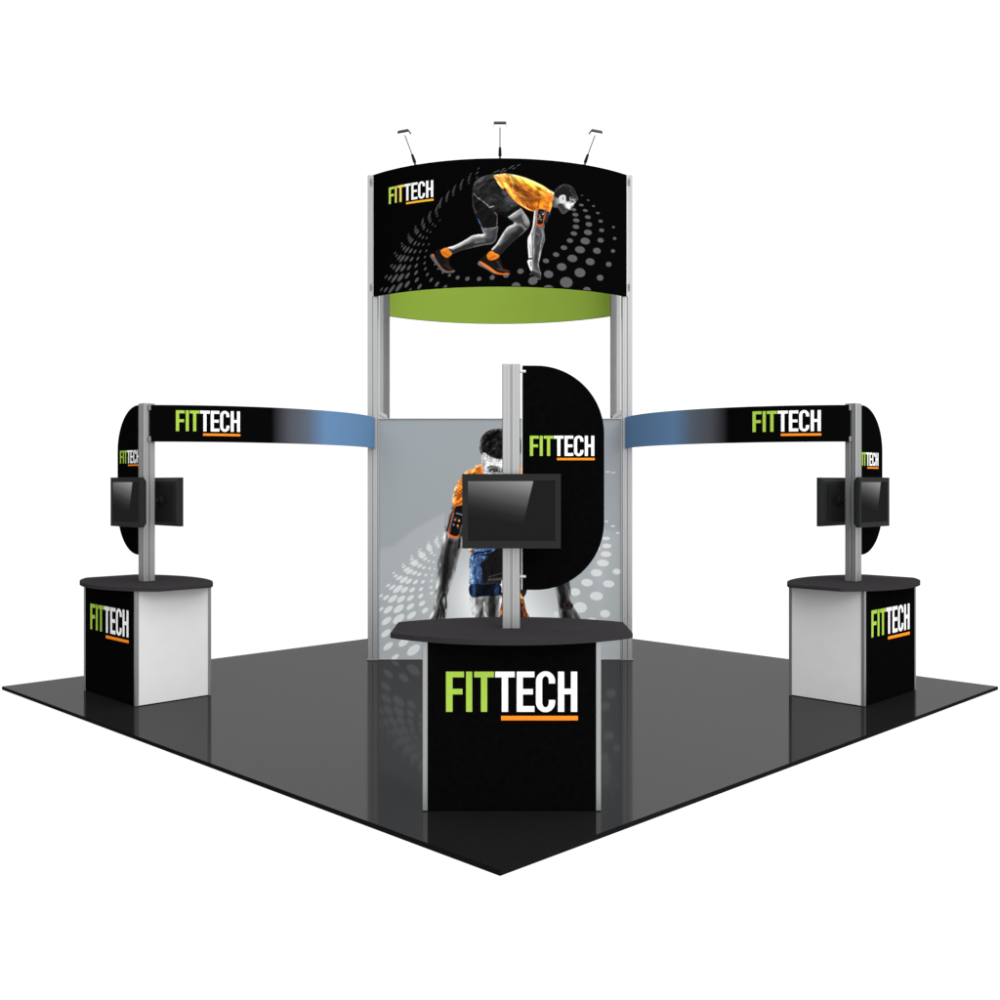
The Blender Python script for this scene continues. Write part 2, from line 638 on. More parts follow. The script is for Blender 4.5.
HEADER_ART = json.loads('''[["d","",[-1276,3668,20.8,16.1,8.2,-5.2],[90,89,91],1.0],
["d","",[-1214,3658,27.2,22.2,10.4,-6.8],[90,89,91],1.0],
["d","",[-1134,3654,42.9,37.3,14.0,-9.3],[90,89,91],1.0],
["d","",[-1040,3662,42.1,39.1,17.1,-11.8],[90,89,91],1.0],
["d","",[-940,3680,29.2,28.8,14.7,-10.5],[90,89,91],1.0],
["d","",[-907,3621,16.6,16.8,8.0,-5.7],[90,89,91],1.0],
["d","",[-799,3645,21.6,23.0,12.4,-9.1],[90,89,91],1.0],
["d","",[-612,3654,18.8,21.8,11.6,-8.8],[90,89,91],1.0],
["d","",[-528,3624,14.4,17.2,8.8,-6.7],[90,89,91],1.0],
["d","",[-1211,3783,19.9,16.1,7.8,-5.1],[90,89,91],1.0],
["d","",[-1159,3767,27.9,23.6,10.0,-6.7],[90,89,91],1.0],
["d","",[-1097,3754,41.9,37.2,14.5,-9.9],[90,89,91],1.0],
["d","",[-1020,3753,36.9,34.5,16.9,-11.8],[90,89,91],1.0],
["d","",[-937,3763,26.8,26.4,12.5,-9.0],[90,89,91],1.0],
["d","",[-829,3712,20.4,21.4,11.2,-8.2],[90,89,91],1.0],
["d","",[-673,3700,16.5,18.6,9.9,-7.4],[90,89,91],1.0],
["d","",[-1136,3883,17.2,14.7,7.4,-5.1],[90,89,91],1.0],
["d","",[-1101,3863,23.5,20.7,8.9,-6.1],[90,89,91],1.0],
["d","",[-1049,3848,39.1,35.7,14.1,-9.8],[90,89,91],1.0],
["d","",[-989,3841,31.5,29.9,12.8,-9.1],[90,89,91],1.0],
["d","",[-918,3839,22.8,22.6,10.9,-7.9],[90,89,91],1.0],
["d","",[-838,3781,19.0,19.8,10.5,-7.7],[90,89,91],1.0],
["d","",[-714,3754,13.9,15.4,8.7,-6.5],[90,89,91],1.0],
["d","",[-1091,4000,11.7,10.3,5.6,-3.9],[90,89,91],1.0],
["d","",[-1071,3973,14.9,13.2,5.5,-3.9],[90,89,91],1.0],
["d","",[-1036,3951,25.9,23.7,9.3,-6.6],[90,89,91],1.0],
["d","",[-1000,3935,33.3,31.2,11.4,-8.1],[90,89,91],1.0],
["d","",[-948,3928,26.2,25.4,10.3,-7.5],[90,89,91],1.0],
["d","",[-889,3916,19.5,19.6,9.3,-6.8],[90,89,91],1.0],
["d","",[-836,3849,17.5,18.2,9.1,-6.7],[90,89,91],1.0],
["d","",[-736,3810,12.6,13.8,7.4,-5.6],[90,89,91],1.0],
["d","",[-1006,4082,11.1,10.3,4.6,-3.3],[90,89,91],1.0],
["d","",[-997,4056,15.8,14.8,5.3,-3.8],[90,89,91],1.0],
["d","",[-972,4034,21.9,20.8,7.5,-5.4],[90,89,91],1.0],
["d","",[-942,4013,27.7,26.8,8.8,-6.4],[90,89,91],1.0],
["d","",[-899,3998,21.1,21.0,8.7,-6.4],[90,89,91],1.0],
["d","",[-850,3986,16.2,16.6,7.8,-5.8],[90,89,91],1.0],
["d","",[-818,3916,14.5,15.2,7.6,-5.7],[90,89,91],1.0],
["d","",[-744,3866,11.3,12.2,6.7,-5.1],[90,89,91],1.0],
["d","",[-928,4158,10.7,10.4,3.7,-2.7],[90,89,91],1.0],
["d","",[-921,4132,15.2,14.8,5.1,-3.8],[90,89,91],1.0],
["d","",[-907,4111,19.6,19.4,6.5,-4.8],[90,89,91],1.0],
["d","",[-890,4090,22.5,22.4,7.2,-5.3],[90,89,91],1.0],
["d","",[-850,4066,19.1,19.5,7.0,-5.3],[90,89,91],1.0],
["d","",[-808,4052,14.4,15.1,6.2,-4.7],[90,89,91],1.0],
["d","",[-791,3981,12.9,13.6,6.2,-4.6],[90,89,91],1.0],
["d","",[-740,3923,9.1,9.9,6.1,-4.6],[90,89,91],1.0],
["d","",[-844,4226,8.8,8.9,3.5,-2.7],[90,89,91],1.0],
["d","",[-847,4202,14.7,14.9,4.2,-3.2],[90,89,91],1.0],
["d","",[-836,4184,19.0,19.4,5.6,-4.2],[90,89,91],1.0],
["d","",[-822,4166,18.9,19.5,6.3,-4.7],[90,89,91],1.0],
["d","",[-794,4134,15.8,16.6,6.2,-4.7],[90,89,91],1.0],
["d","",[-763,4113,12.8,13.6,5.4,-4.1],[90,89,91],1.0],
["d","",[-757,4044,10.6,11.4,5.4,-4.1],[90,89,91],1.0],
["d","",[-725,3982,9.8,10.7,5.4,-4.1],[90,89,91],1.0],
["d","",[-761,4291,8.5,9.0,3.4,-2.6],[90,89,91],1.0],
["d","",[-766,4270,12.8,13.5,4.1,-3.1],[90,89,91],1.0],
["d","",[-769,4249,15.6,16.5,4.8,-3.6],[90,89,91],1.0],
["d","",[-755,4226,17.0,18.1,5.4,-4.1],[90,89,91],1.0],
["d","",[-750,4201,14.1,15.1,5.4,-4.1],[90,89,91],1.0],
["d","",[-714,4173,11.1,12.1,4.7,-3.6],[90,89,91],1.0],
["d","",[-721,4103,9.8,10.6,4.7,-3.6],[90,89,91],1.0],
["d","",[-699,4041,9.0,9.9,4.6,-3.5],[90,89,91],1.0],
["d","",[-682,4349,8.3,9.1,3.3,-2.6],[90,89,91],1.0],
["d","",[-689,4329,12.4,13.6,4.0,-3.1],[90,89,91],1.0],
["d","",[-696,4306,15.2,16.6,4.6,-3.6],[90,89,91],1.0],
["d","",[-689,4281,13.8,15.1,4.6,-3.6],[90,89,91],1.0],
["d","",[-682,4257,11.0,12.1,4.6,-3.6],[90,89,91],1.0],
["d","",[-657,4228,9.5,10.7,3.9,-3.0],[90,89,91],1.0],
["d","",[-679,4156,8.2,9.1,4.0,-3.0],[90,89,91],1.0],
["d","",[-602,4405,8.0,9.1,3.2,-2.5],[90,89,91],1.0],
["d","",[-614,4384,12.1,13.7,3.9,-3.0],[90,89,91],1.0],
["d","",[-622,4361,13.5,15.2,4.5,-3.5],[90,89,91],1.0],
["d","",[-617,4332,12.1,13.7,4.5,-3.5],[90,89,91],1.0],
["d","",[-609,4304,9.4,10.7,3.9,-3.0],[90,89,91],1.0],
["d","",[-584,4259,6.7,7.7,3.2,-2.5],[90,89,91],1.0],
["d","",[-631,4209,8.1,9.2,3.9,-3.0],[90,89,91],1.0],
["d","",[-564,4465,11.4,8.6,2.7,-3.1],[90,89,91],1.0],
["d","",[-573,4449,12.9,9.7,3.0,-3.4],[90,89,91],1.0],
["d","",[-579,4432,14.5,10.8,3.3,-3.7],[90,89,91],1.0],
["d","",[-583,4415,14.5,10.8,3.3,-3.7],[90,89,91],1.0],
["d","",[-584,4398,12.9,9.7,3.0,-3.4],[90,89,91],1.0],
["d","",[-583,4381,11.4,8.6,2.7,-3.1],[90,89,91],1.0],
["d","",[-493,4521,11.1,8.7,2.7,-3.0],[90,89,91],1.0],
["d","",[-502,4505,12.7,9.8,3.0,-3.3],[90,89,91],1.0],
["d","",[-508,4488,14.2,11.0,3.2,-3.6],[90,89,91],1.0],
["d","",[-512,4471,14.2,11.0,3.2,-3.6],[90,89,91],1.0],
["d","",[-513,4454,12.7,9.8,3.0,-3.3],[90,89,91],1.0],
["d","",[-512,4437,11.2,8.7,2.7,-3.0],[90,89,91],1.0],
["d","",[-429,4573,11.0,8.8,2.6,-3.0],[90,89,91],1.0],
["d","",[-439,4553,12.8,10.2,3.0,-3.4],[90,89,91],1.0],
["d","",[-445,4532,14.7,11.7,3.3,-3.7],[90,89,91],1.0],
["d","",[-448,4511,12.9,10.2,3.0,-3.4],[90,89,91],1.0],
["d","",[-447,4489,11.0,8.7,2.6,-3.0],[90,89,91],1.0],
["d","",[-355,4625,10.8,8.9,2.6,-3.0],[90,89,91],1.0],
["d","",[-365,4605,12.7,10.3,2.9,-3.3],[90,89,91],1.0],
["d","",[-372,4584,14.5,11.8,3.3,-3.7],[90,89,91],1.0],
["d","",[-374,4562,12.7,10.3,2.9,-3.3],[90,89,91],1.0],
["d","",[-373,4541,10.9,8.9,2.6,-3.0],[90,89,91],1.0],
["d","",[-278,4678,10.7,9.0,2.6,-2.9],[90,89,91],1.0],
["d","",[-290,4650,13.1,11.0,3.0,-3.4],[90,89,91],1.0],
["d","",[-296,4622,13.1,11.0,3.0,-3.4],[90,89,91],1.0],
["d","",[-295,4594,10.7,9.0,2.6,-2.9],[90,89,91],1.0],
["d","",[-202,4727,10.6,9.1,2.5,-2.9],[90,89,91],1.0],
["d","",[-217,4685,14.2,12.1,3.2,-3.6],[90,89,91],1.0],
["d","",[-219,4642,10.6,9.1,2.5,-2.9],[90,89,91],1.0],
["d","",[-47,4690,17.1,7.8,1.8,-3.9],[90,89,91],1.0],
["d","",[-19,4700,17.1,7.9,1.8,-3.8],[90,89,91],1.0],
["d","",[33,4718,17.1,8.1,1.8,-3.8],[90,89,91],1.0],
["d","",[14,4695,17.1,8.0,1.8,-3.8],[90,89,91],1.0],
["d","",[47,4700,17.1,8.1,1.8,-3.8],[90,89,91],1.0],
["d","",[118,4746,17.1,8.3,1.8,-3.8],[90,89,91],1.0],
["d","",[94,4729,17.1,8.3,1.8,-3.8],[90,89,91],1.0],
["d","",[132,4726,17.1,8.4,1.8,-3.8],[90,89,91],1.0],
["d","",[175,4757,17.2,8.5,1.8,-3.8],[90,89,91],1.0],
["d","",[816,4522,9.9,-0.3,-1.2,-5.8],[90,89,91],1.0],
["d","",[887,4484,15.4,-0.2,-1.5,-7.3],[90,89,91],1.0],
["d","",[809,4428,26.4,-0.8,-2.3,-11.6],[90,89,91],1.0],
["d","",[949,4436,17.6,-0.1,-1.9,-8.8],[90,89,91],1.0],
["d","",[853,4381,28.6,-0.7,-2.7,-13.1],[90,89,91],1.0],
["d","",[1001,4376,23.6,0.0,-2.2,-10.3],[90,89,91],1.0],
["d","",[724,4375,28.7,-1.4,-2.8,-14.4],[90,89,91],1.0],
["d","",[743,4328,33.7,-1.6,-3.4,-17.3],[90,89,91],1.0],
["d","",[882,4321,34.1,-0.8,-3.6,-17.5],[90,89,91],1.0],
["d","",[1035,4302,27.7,0.1,-3.3,-14.8],[90,89,91],1.0],
["d","",[753,4275,35.5,-1.7,-3.7,-18.8],[90,89,91],1.0],
["d","",[894,4253,37.8,-0.9,-4.5,-21.9],[90,89,91],1.0],
["d","",[1204,4269,20.6,0.7,-2.9,-12.0],[90,89,91],1.0],
["d","",[750,4213,35.4,-1.8,-4.0,-20.2],[90,89,91],1.0],
["d","",[1048,4215,31.7,0.0,-3.9,-17.7],[90,89,91],1.0],
["d","",[884,4174,46.1,-1.4,-5.4,-26.2],[90,89,91],1.0],
["d","",[727,4146,35.1,-2.1,-3.9,-20.2],[90,89,91],1.0],
["d","",[1035,4116,38.8,-0.2,-5.2,-23.6],[90,89,91],1.0],
["d","",[1221,4160,25.1,0.7,-3.7,-15.0],[90,89,91],1.0],
["d","",[685,4075,33.0,-2.3,-4.2,-21.5],[90,89,91],1.0],
["d","",[853,4087,53.8,-2.1,-6.5,-31.9],[90,89,91],1.0],
["d","",[1198,4034,28.8,0.5,-4.3,-18.0],[90,89,91],1.0],
["d","",[622,4002,33.8,-2.8,-4.1,-21.4],[90,89,91],1.0],
["d","",[990,4009,46.9,-0.9,-6.4,-29.4],[90,89,91],1.0],
["d","",[794,3998,54.1,-2.9,-6.6,-33.2],[90,89,91],1.0],
["d","",[541,3931,31.5,-3.1,-4.0,-21.3],[90,89,91],1.0],
["d","",[711,3907,52.3,-3.7,-6.7,-34.4],[90,89,91],1.0],
["d","",[910,3894,51.9,-2.0,-7.0,-33.5],[90,89,91],1.0],
["d","",[1139,3896,37.5,-0.0,-5.9,-25.3],[90,89,91],1.0],
["d","",[440,3865,30.7,-3.5,-3.9,-21.2],[90,89,91],1.0],
["d","",[599,3818,48.8,-4.5,-6.7,-35.6],[90,89,91],1.0],
["d","",[794,3778,59.0,-3.7,-8.7,-43.3],[90,89,91],1.0],
["d","",[1029,3752,40.6,-1.1,-6.5,-29.4],[90,89,91],1.0],
["d","",[466,3740,45.6,-5.2,-6.5,-35.3],[90,89,91],1.0],
["d","",[647,3674,65.1,-5.9,-9.6,-49.9],[90,89,91],1.0],
["d","",[467,3595,55.9,-6.6,-7.8,-42.4],[90,89,91],1.0],
["d","",[872,3612,45.8,-2.7,-7.5,-36.2],[90,89,91],1.0],
["d","",[194,3758,30.0,5.9,4.3,-24.0],[90,89,91],1.0],
["d","",[313,3671,45.7,9.5,6.7,-37.0],[90,89,91],1.0],
["d","",[151,3616,42.0,8.1,6.6,-37.0],[90,89,91],1.0],
["d","",[57,3718,27.8,5.1,4.1,-23.2],[90,89,91],1.0],
["d","",[-633,3843,10.2,5.8,5.4,-7.4],[90,89,91],1.0],
["d","",[-600,3799,10.1,5.9,5.3,-7.4],[90,89,91],1.0],
["d","",[-552,3761,10.8,6.4,5.8,-8.1],[90,89,91],1.0],
["d","",[-485,3731,14.7,9.0,8.0,-11.3],[90,89,91],1.0],
["d","",[-404,3705,17.7,11.2,10.1,-14.4],[90,89,91],1.0],
["d","",[-310,3690,19.0,12.4,10.5,-15.1],[90,89,91],1.0],
["d","",[-197,3686,18.7,12.6,10.9,-15.7],[90,89,91],1.0],
["d","",[-73,3697,20.9,14.4,12.4,-17.8],[90,89,91],1.0],
["d","",[-530,3619,18.2,11.0,8.1,-11.3],[90,89,91],1.0],
["p","rl",[-165,4183,-166,4136,-160,4108,-198,4106,-260,4097,-313,4068,-381,4033,-450,4006,-505,3993,-480,3961,-450,3933,-381,3957,-304,3973,-227,3989,-151,4004,-75,4015,-36,4055,-26,4116,-28,4186],[72,72,74],1.0,5,"",1],
["r","rl",[30,30,31],0.7,60,0.3,-1],
["r","rl",[250,250,250],0.95,30,-0.45,0.9],
["r","rl",[150,150,151],0.7,9,0.4,-0.9],
["l","",[-450,3945,-362,3973,-265,4002],[40,38,38],0.9,22,"rl",32.6,32.6],
["l","",[-352,3997,-265,4017],[50,36,34],0.8,14,"rl",19.2,19.2],
["l","",[-104,4154,-94,4079],[82,82,84],0.7,25,"rl",38.4,38.4],
["l","",[-151,4042,-227,4034],[150,150,150],0.5,18,"rl",24.0,24.0],
["p","s1",[-635,3967,-612,3979,-576,3986,-566,3947,-505,3900,-480,3902,-484,3852,-468,3810,-434,3778,-450,3764,-500,3767,-550,3792,-591,3840,-633,3914],[26,22,21],1.0,5,"",1],
["l","",[-576,3977,-520,3887,-490,3800],[62,50,46],0.5,10,"s1",11.5,11.5],
["l","",[-530,3831,-450,3774],[70,44,32],0.6,12,"s1",19.2,19.2],
["p","",[-685,3930,-652,3946,-622,3894,-586,3839,-540,3789,-490,3770,-433,3775,-443,3756,-510,3755,-559,3771,-604,3826,-656,3883],[112,98,95],1.0,5,"",1],
["l","",[-602,3836,-566,3786],[150,96,64],0.7,6,"",7.7,7.7],
["p","",[-666,3934,-652,3944,-638,3924,-652,3919],[214,118,42],1.0,4,"",1],
["p","k1",[-573,3976,-515,3995,-480,3959,-458,3933,-505,3899,-545,3917,-569,3947],[226,128,34],1.0,5,"",1],
["l","",[-550,3956,-490,3914],[168,82,20],0.7,10,"k1",11.5,11.5],
["l","",[-556,3970,-515,3987],[252,170,70],0.8,10,"k1",13.4,13.4],
["p","fl",[75,4267,123,4305,189,4356,237,4301,270,4253,282,4215,273,4179,244,4143,189,4092,123,4034,57,3970,0,3916,-80,3954,-38,4007,0,4069,38,4130,75,4174,130,4203,118,4228],[64,64,66],1.0,5,"",1],
["r","fl",[24,24,25],0.85,70,0.6,-0.8],
["r","fl",[244,244,244],0.95,26,-0.75,0.65],
["r","fl",[150,150,151],0.6,8,0.8,-0.5],
["l","",[198,4335,248,4271,265,4220],[176,176,177],0.75,40,"fl",43.2,43.2],
["l","",[104,4253,179,4306],[160,160,160],0.75,34,"fl",33.6,33.6],
["l","",[85,4243,151,4230,217,4213],[70,70,70],0.8,14,"fl",21.1,21.1],
["l","",[217,4270,251,4195],[160,160,160],0.5,18,"fl",24.0,24.0],
["l","",[123,4192,198,4194,237,4157],[160,160,160],0.6,26,"fl",23.0,23.0],
["l","",[57,4116,141,4155],[124,124,124],0.6,34,"fl",38.4,38.4],
["l","",[160,4080,57,3984,0,3927],[28,28,28],0.85,44,"fl",57.6,57.6],
["l","",[-9,3974,-38,3946],[36,36,36],0.8,26,"fl",48.0,48.0],
["p","s2",[-191,3852,-175,3882,-151,3904,-124,3916,-113,3862,-57,3860,-14,3884,6,3871,30,3796,90,3764,94,3749,0,3737,-57,3766,-141,3820],[26,22,21],1.0,5,"",1],
["l","",[-28,3852,19,3777],[84,78,74],0.7,8,"s2",9.6,9.6],
["l","",[-19,3777,75,3753],[92,58,44],0.7,10,"s2",19.2,19.2],
["p","",[-210,3834,-191,3852,-132,3811,-57,3756,0,3728,-57,3733,-113,3768,-170,3799,-202,3815],[120,106,102],1.0,5,"",1],
["p","so",[-194,3852,-172,3846,-94,3796,-38,3753,19,3736,87,3737,81,3726,0,3724,-57,3745,-113,3783,-170,3825],[232,110,34],1.0,5,"",1],
["l","",[-189,3847,-113,3794,-38,3747],[255,160,70],0.7,6,"so",6.7,6.7],
["p","k2",[-123,3914,-85,3949,-47,3927,-7,3908,-13,3885,-57,3862,-104,3862,-120,3885],[226,124,32],1.0,5,"",1],
["l","",[-104,3871,-47,3899],[176,84,22],0.8,10,"k2",13.4,13.4],
["l","",[-80,3937,-28,3910],[250,165,60],0.8,8,"k2",9.6,9.6],
["p","sh",[-263,4493,-258,4545,-238,4599,-198,4634,-141,4656,-94,4665,-55,4668,-26,4596,2,4541,47,4521,94,4465,175,4388,192,4352,153,4323,113,4294,68,4264,28,4274,-17,4293,-23,4257,-30,4179,-94,4166,-164,4165,-189,4203,-225,4261,-246,4318,-258,4403],[37,37,38],1.0,5,"",1],
["r","sh",[92,92,94],0.6,22,-0.2,1],
["r","sh",[8,8,9],0.6,60,0.1,-1],
["p","",[-260,4488,-208,4449,-104,4366,-57,4314,-23,4285,-30,4179,-94,4166,-164,4165,-227,4261,-246,4318],[21,21,22],1.0,10,"sh",1],
["l","",[-189,4608,-113,4639,-61,4643],[74,74,76],0.8,24,"sh",33.6,33.6],
["l","",[-217,4534,-132,4593,-47,4601],[62,62,64],0.6,20,"sh",19.2,19.2],
["l","",[-94,4606,-38,4615,-9,4530,28,4474],[20,20,20],0.7,16,"sh",21.1,21.1],
["l","",[28,4502,94,4437,151,4400],[92,92,94],0.8,20,"sh",30.7,30.7],
["l","",[47,4436,123,4380],[74,74,76],0.7,24,"sh",33.6,33.6],
["l","",[-94,4512,0,4445,75,4380],[58,58,60],0.6,14,"sh",14.4,14.4],
["l","",[-132,4447,-38,4427],[52,52,54],0.6,12,"sh",11.5,11.5],
["l","",[-19,4304,75,4295,179,4363],[13,13,14],0.9,18,"sh",43.2,43.2],
["l","",[-256,4496,-217,4456,-151,4407,-99,4361],[170,170,172],0.8,6,"sh",6.7,6.7],
["l","",[-263,4479,-256,4384,-227,4308],[120,120,122],0.7,6,"sh",6.7,6.7],
["l","",[-102,4358,-60,4369],[225,205,190],0.95,5,"sh",10.6,10.6],
["l","",[-208,4251,-170,4169],[84,128,176],0.9,5,"sh",7.7,7.7],
["l","",[-57,4314,-26,4276,-30,4182],[140,112,100],0.7,7,"sh",8.6,8.6],
["g","sh",0.36,30,35,3],
["p","ts",[-58,4658,0,4670,57,4675,141,4664,237,4641,333,4607,411,4574,470,4540,522,4514,522,4457,500,4429,502,4398,490,4358,470,4316,430,4325,420,4336,354,4351,344,4326,284,4333,227,4359,170,4395,123,4437,75,4491,45,4540,26,4532,-9,4568,-40,4617],[226,126,32],1.0,5,"",1],
["r","ts",[255,206,100],0.85,60,0.25,1],
["r","ts",[255,246,220],0.95,22,0.25,1],
["r","ts",[244,170,84],0.6,16,-0.3,-1],
["l","",[19,4651,141,4626,284,4584,411,4548],[250,184,66],0.8,60,"ts",57.6,57.6],
["l","",[57,4568,113,4606,208,4590],[250,182,66],0.6,30,"ts",43.2,43.2],
["l","",[132,4555,217,4506,313,4453],[118,60,22],0.9,60,"ts",72.0,72.0],
["l","",[170,4448,284,4423,352,4455],[130,68,24],0.8,50,"ts",57.6,57.6],
["l","",[227,4383,333,4369],[196,98,26],0.7,26,"ts",43.2,43.2],
["l","",[151,4475,208,4383],[222,140,60],0.6,16,"ts",19.2,19.2],
["l","",[237,4398,244,4360],[255,222,170],0.9,8,"ts",7.7,7.7],
["l","",[179,4401,284,4338],[250,200,130],0.5,18,"ts",11.5,11.5],
["l","",[141,4503,198,4560],[84,40,14],0.7,16,"ts",9.6,9.6],
["l","",[217,4543,313,4491,372,4456],[250,172,70],0.5,16,"ts",9.6,9.6],
["l","",[372,4447,362,4351],[132,66,20],0.8,14,"ts",19.2,19.2],
["l","",[411,4458,470,4443,480,4359],[238,142,44],0.7,24,"ts",38.4,38.4],
["l","",[470,4453,450,4338],[176,86,24],0.6,16,"ts",19.2,19.2],
["l","",[485,4535,515,4466],[255,206,110],0.9,10,"ts",15.4,15.4],
["l","",[381,4542,460,4500],[232,128,36],0.7,18,"ts",25.0,25.0],
["l","",[-47,4653,-19,4596,28,4530],[255,214,130],0.85,18,"ts",25.0,25.0],
["l","",[28,4653,47,4587,94,4512,141,4447],[255,214,140],0.6,20,"ts",17.3,17.3],
["l","",[75,4643,94,4587],[196,104,24],0.8,10,"ts",11.5,11.5],
["l","",[0,4605,75,4493,189,4401],[206,106,26],0.7,16,"ts",19.2,19.2],
["l","",[94,4493,151,4466,227,4459],[255,206,110],0.5,18,"ts",13.4,13.4],
["g","ts",0.45,50,-28,2.6],
["g","rl",0.12,50,15,3],
["g","fl",0.14,50,45,3],
["l","",[19,4615,85,4540,189,4476,284,4442],[255,208,120],0.45,16,"ts",11.5,11.5],
["l","",[94,4644,123,4578,113,4512],[255,226,150],0.5,16,"ts",11.5,11.5],
["l","",[57,4653,71,4578],[196,110,30],0.5,14,"ts",9.6,9.6],
["l","",[208,4618,304,4537,381,4475],[160,84,24],0.45,18,"ts",12.5,12.5],
["l","",[381,4466,430,4488,490,4483],[250,176,80],0.5,14,"ts",11.5,11.5],
["l","",[246,4478,304,4386,333,4350],[110,56,20],0.5,30,"ts",23.0,23.0],
["p","fa",[328,4329,316,4236,309,4179,284,4112,265,4073,262,4017,267,3951,271,3880,261,3856,258,3856,273,3807,292,3767,311,3771,313,3830,309,3905,309,4037,315,4132,335,4218,342,4322],[240,240,240],1.0,5,"",1],
["r","fa",[120,120,121],0.8,12,1,0],
["l","",[284,4017,292,3904],[70,70,70],0.8,8,"fa",5.8,5.8],
["l","",[302,4122,309,4037],[60,60,60],0.8,8,"fa",7.7,7.7],
["l","",[261,3877,302,3880],[18,18,18],1,5,"fa",16.3,16.3],
["l","",[289,3848,294,3810],[40,40,40],0.8,8,"fa",9.6,9.6],
["p","na",[348,4346,340,4237,325,4161,313,4103,309,4028,313,3915,311,3830,315,3782,299,3754,281,3725,313,3728,335,3706,360,3684,373,3690,385,3681,393,3736,379,3776,368,3832,377,3870,399,3966,415,4023,429,4062,427,4109,420,4156,430,4213,458,4263,480,4321,450,4347],[74,74,76],1.0,5,"",1],
["r","na",[34,34,35],0.5,50,0.2,-0.4],
["r","na",[170,170,171],0.5,12,-1,0.2],
["r","na",[150,150,151],0.7,10,1,0.1],
["l","",[328,4151,319,4038,323,3906],[150,150,150],0.6,22,"na",12.5,12.5],
["l","",[367,4153,376,4059,372,3983],[64,64,66],0.8,24,"na",33.6,33.6],
["l","",[401,4155,411,4099,396,4041],[150,150,152],0.8,12,"na",14.4,14.4],
["l","",[357,4001,340,3831],[52,52,54],0.8,18,"na",28.8,28.8],
["l","",[391,4022,381,3946,368,3870],[170,170,170],0.7,8,"na",9.6,9.6],
["l","",[362,4181,411,4174],[120,120,122],0.6,18,"na",28.8,28.8],
["l","",[342,4124,367,4106],[140,140,142],0.7,10,"na",11.5,11.5],
["l","",[323,3773,362,3756],[130,130,130],0.7,12,"na",19.2,19.2],
["l","",[294,3725,342,3731],[40,40,40],0.9,8,"na",11.5,11.5],
["l","",[367,3832,381,3776],[150,150,150],0.7,10,"na",13.4,13.4],
["l","",[344,3694,379,3689],[215,215,215],0.9,6,"na",7.7,7.7],
["p","",[435,4323,475,4319,458,4244,425,4204,420,4241],[30,30,32],1.0,5,"",1],
["l","",[460,4310,440,4242],[80,80,82],0.8,6,"",5.8,5.8],
["g","na",0.25,34,80,3],
["l","",[313,3740,381,3700],[30,30,31],0.6,30,"na",48.0,48.0],
["p","ab",[360,4349,442,4339,420,4241,409,4203,381,4189,352,4196,343,4213,350,4275],[214,92,26],1.0,5,"",1],
["p","ph",[367,4347,438,4335,420,4270,409,4220,381,4205,356,4213,356,4257],[24,24,26],1.0,5,"",1],
["d","",[376,4296,7.3,0.4,0.0,-5.7],[230,120,50],1.0],
["d","",[409,4305,7.4,0.4,0.0,-5.7],[220,220,225],1.0],
["d","",[370,4257,7.3,0.4,0.0,-5.7],[110,160,215],1.0],
["d","",[393,4253,7.3,0.4,0.0,-5.7],[240,160,60],1.0],
["d","",[381,4277,7.3,0.4,0.0,-5.7],[200,200,205],1.0],
["d","",[420,4317,7.4,0.5,0.0,-5.7],[150,150,155],1.0],
["d","",[396,4323,7.4,0.4,0.0,-5.7],[90,90,95],1.0],
["l","",[358,4346,350,4256],[150,150,152],0.8,5,"",4.8,4.8],
["l","",[430,4332,413,4241],[190,150,130],0.7,5,"",4.8,4.8],
["p","ne",[510,4494,545,4492,581,4443,563,4379,504,4383,500,4417,520,4452],[78,78,80],1.0,5,"",1],
["l","",[525,4467,540,4401],[110,110,112],0.7,16,"ne",23.0,23.0],
["l","",[550,4469,556,4393],[40,40,42],0.7,12,"ne",15.4,15.4],
["p","fc",[540,4482,581,4500,643,4515,707,4484,734,4472,748,4448,726,4426,723,4407,698,4387,692,4369,673,4364,647,4340,614,4322,586,4342,563,4377,546,4411],[168,168,169],1.0,5,"",1],
["r","fc",[96,96,97],0.8,24,-0.3,-1],
["p","bd",[556,4410,593,4421,622,4410,638,4381,675,4375,677,4364,647,4337,612,4321,583,4342,559,4376],[66,66,68],1.0,8,"fc",1],
["l","",[581,4405,622,4361],[38,38,40],0.8,14,"bd",21.1,21.1],
["l","",[648,4435,675,4394],[252,252,252],0.95,20,"fc",38.4,38.4],
["l","",[685,4415,723,4433],[250,250,250],0.8,10,"fc",17.3,17.3],
["l","",[675,4459,723,4455],[70,70,72],0.9,8,"fc",13.4,13.4],
["l","",[701,4447,723,4443],[40,40,42],0.9,6,"fc",7.7,7.7],
["l","",[685,4384,702,4393],[90,90,92],0.8,6,"fc",7.7,7.7],
["l","",[638,4458,648,4425],[120,120,122],0.6,10,"fc",15.4,15.4],
["p","hr",[520,4511,536,4547,579,4589,631,4608,685,4603,730,4570,756,4520,772,4477,759,4455,734,4466,723,4478,698,4471,685,4493,679,4460,660,4439,645,4463,638,4500,612,4505,581,4492,556,4464,530,4486],[27,27,28],1.0,5,"",1],
["r","hr",[96,96,98],0.6,12,0.2,1],
["l","",[540,4544,622,4599,707,4574],[58,58,60],0.6,16,"hr",21.1,21.1],
["l","",[685,4558,739,4497],[66,66,68],0.7,14,"hr",19.2,19.2],
["l","",[701,4493,755,4470],[120,120,122],0.7,9,"hr",13.4,13.4],
["l","",[755,4518,772,4472],[140,140,142],0.8,5,"hr",5.8,5.8],
["g","hr",0.5,8],
["p","ea",[573,4471,593,4496,622,4502,638,4484,631,4445,607,4424,581,4431],[214,214,215],1.0,5,"",1],
["l","",[610,4482,616,4460],[60,60,62],0.95,7,"ea",9.6,9.6],
["l","",[589,4467,600,4443],[150,150,152],0.8,7,"ea",7.7,7.7]]''')
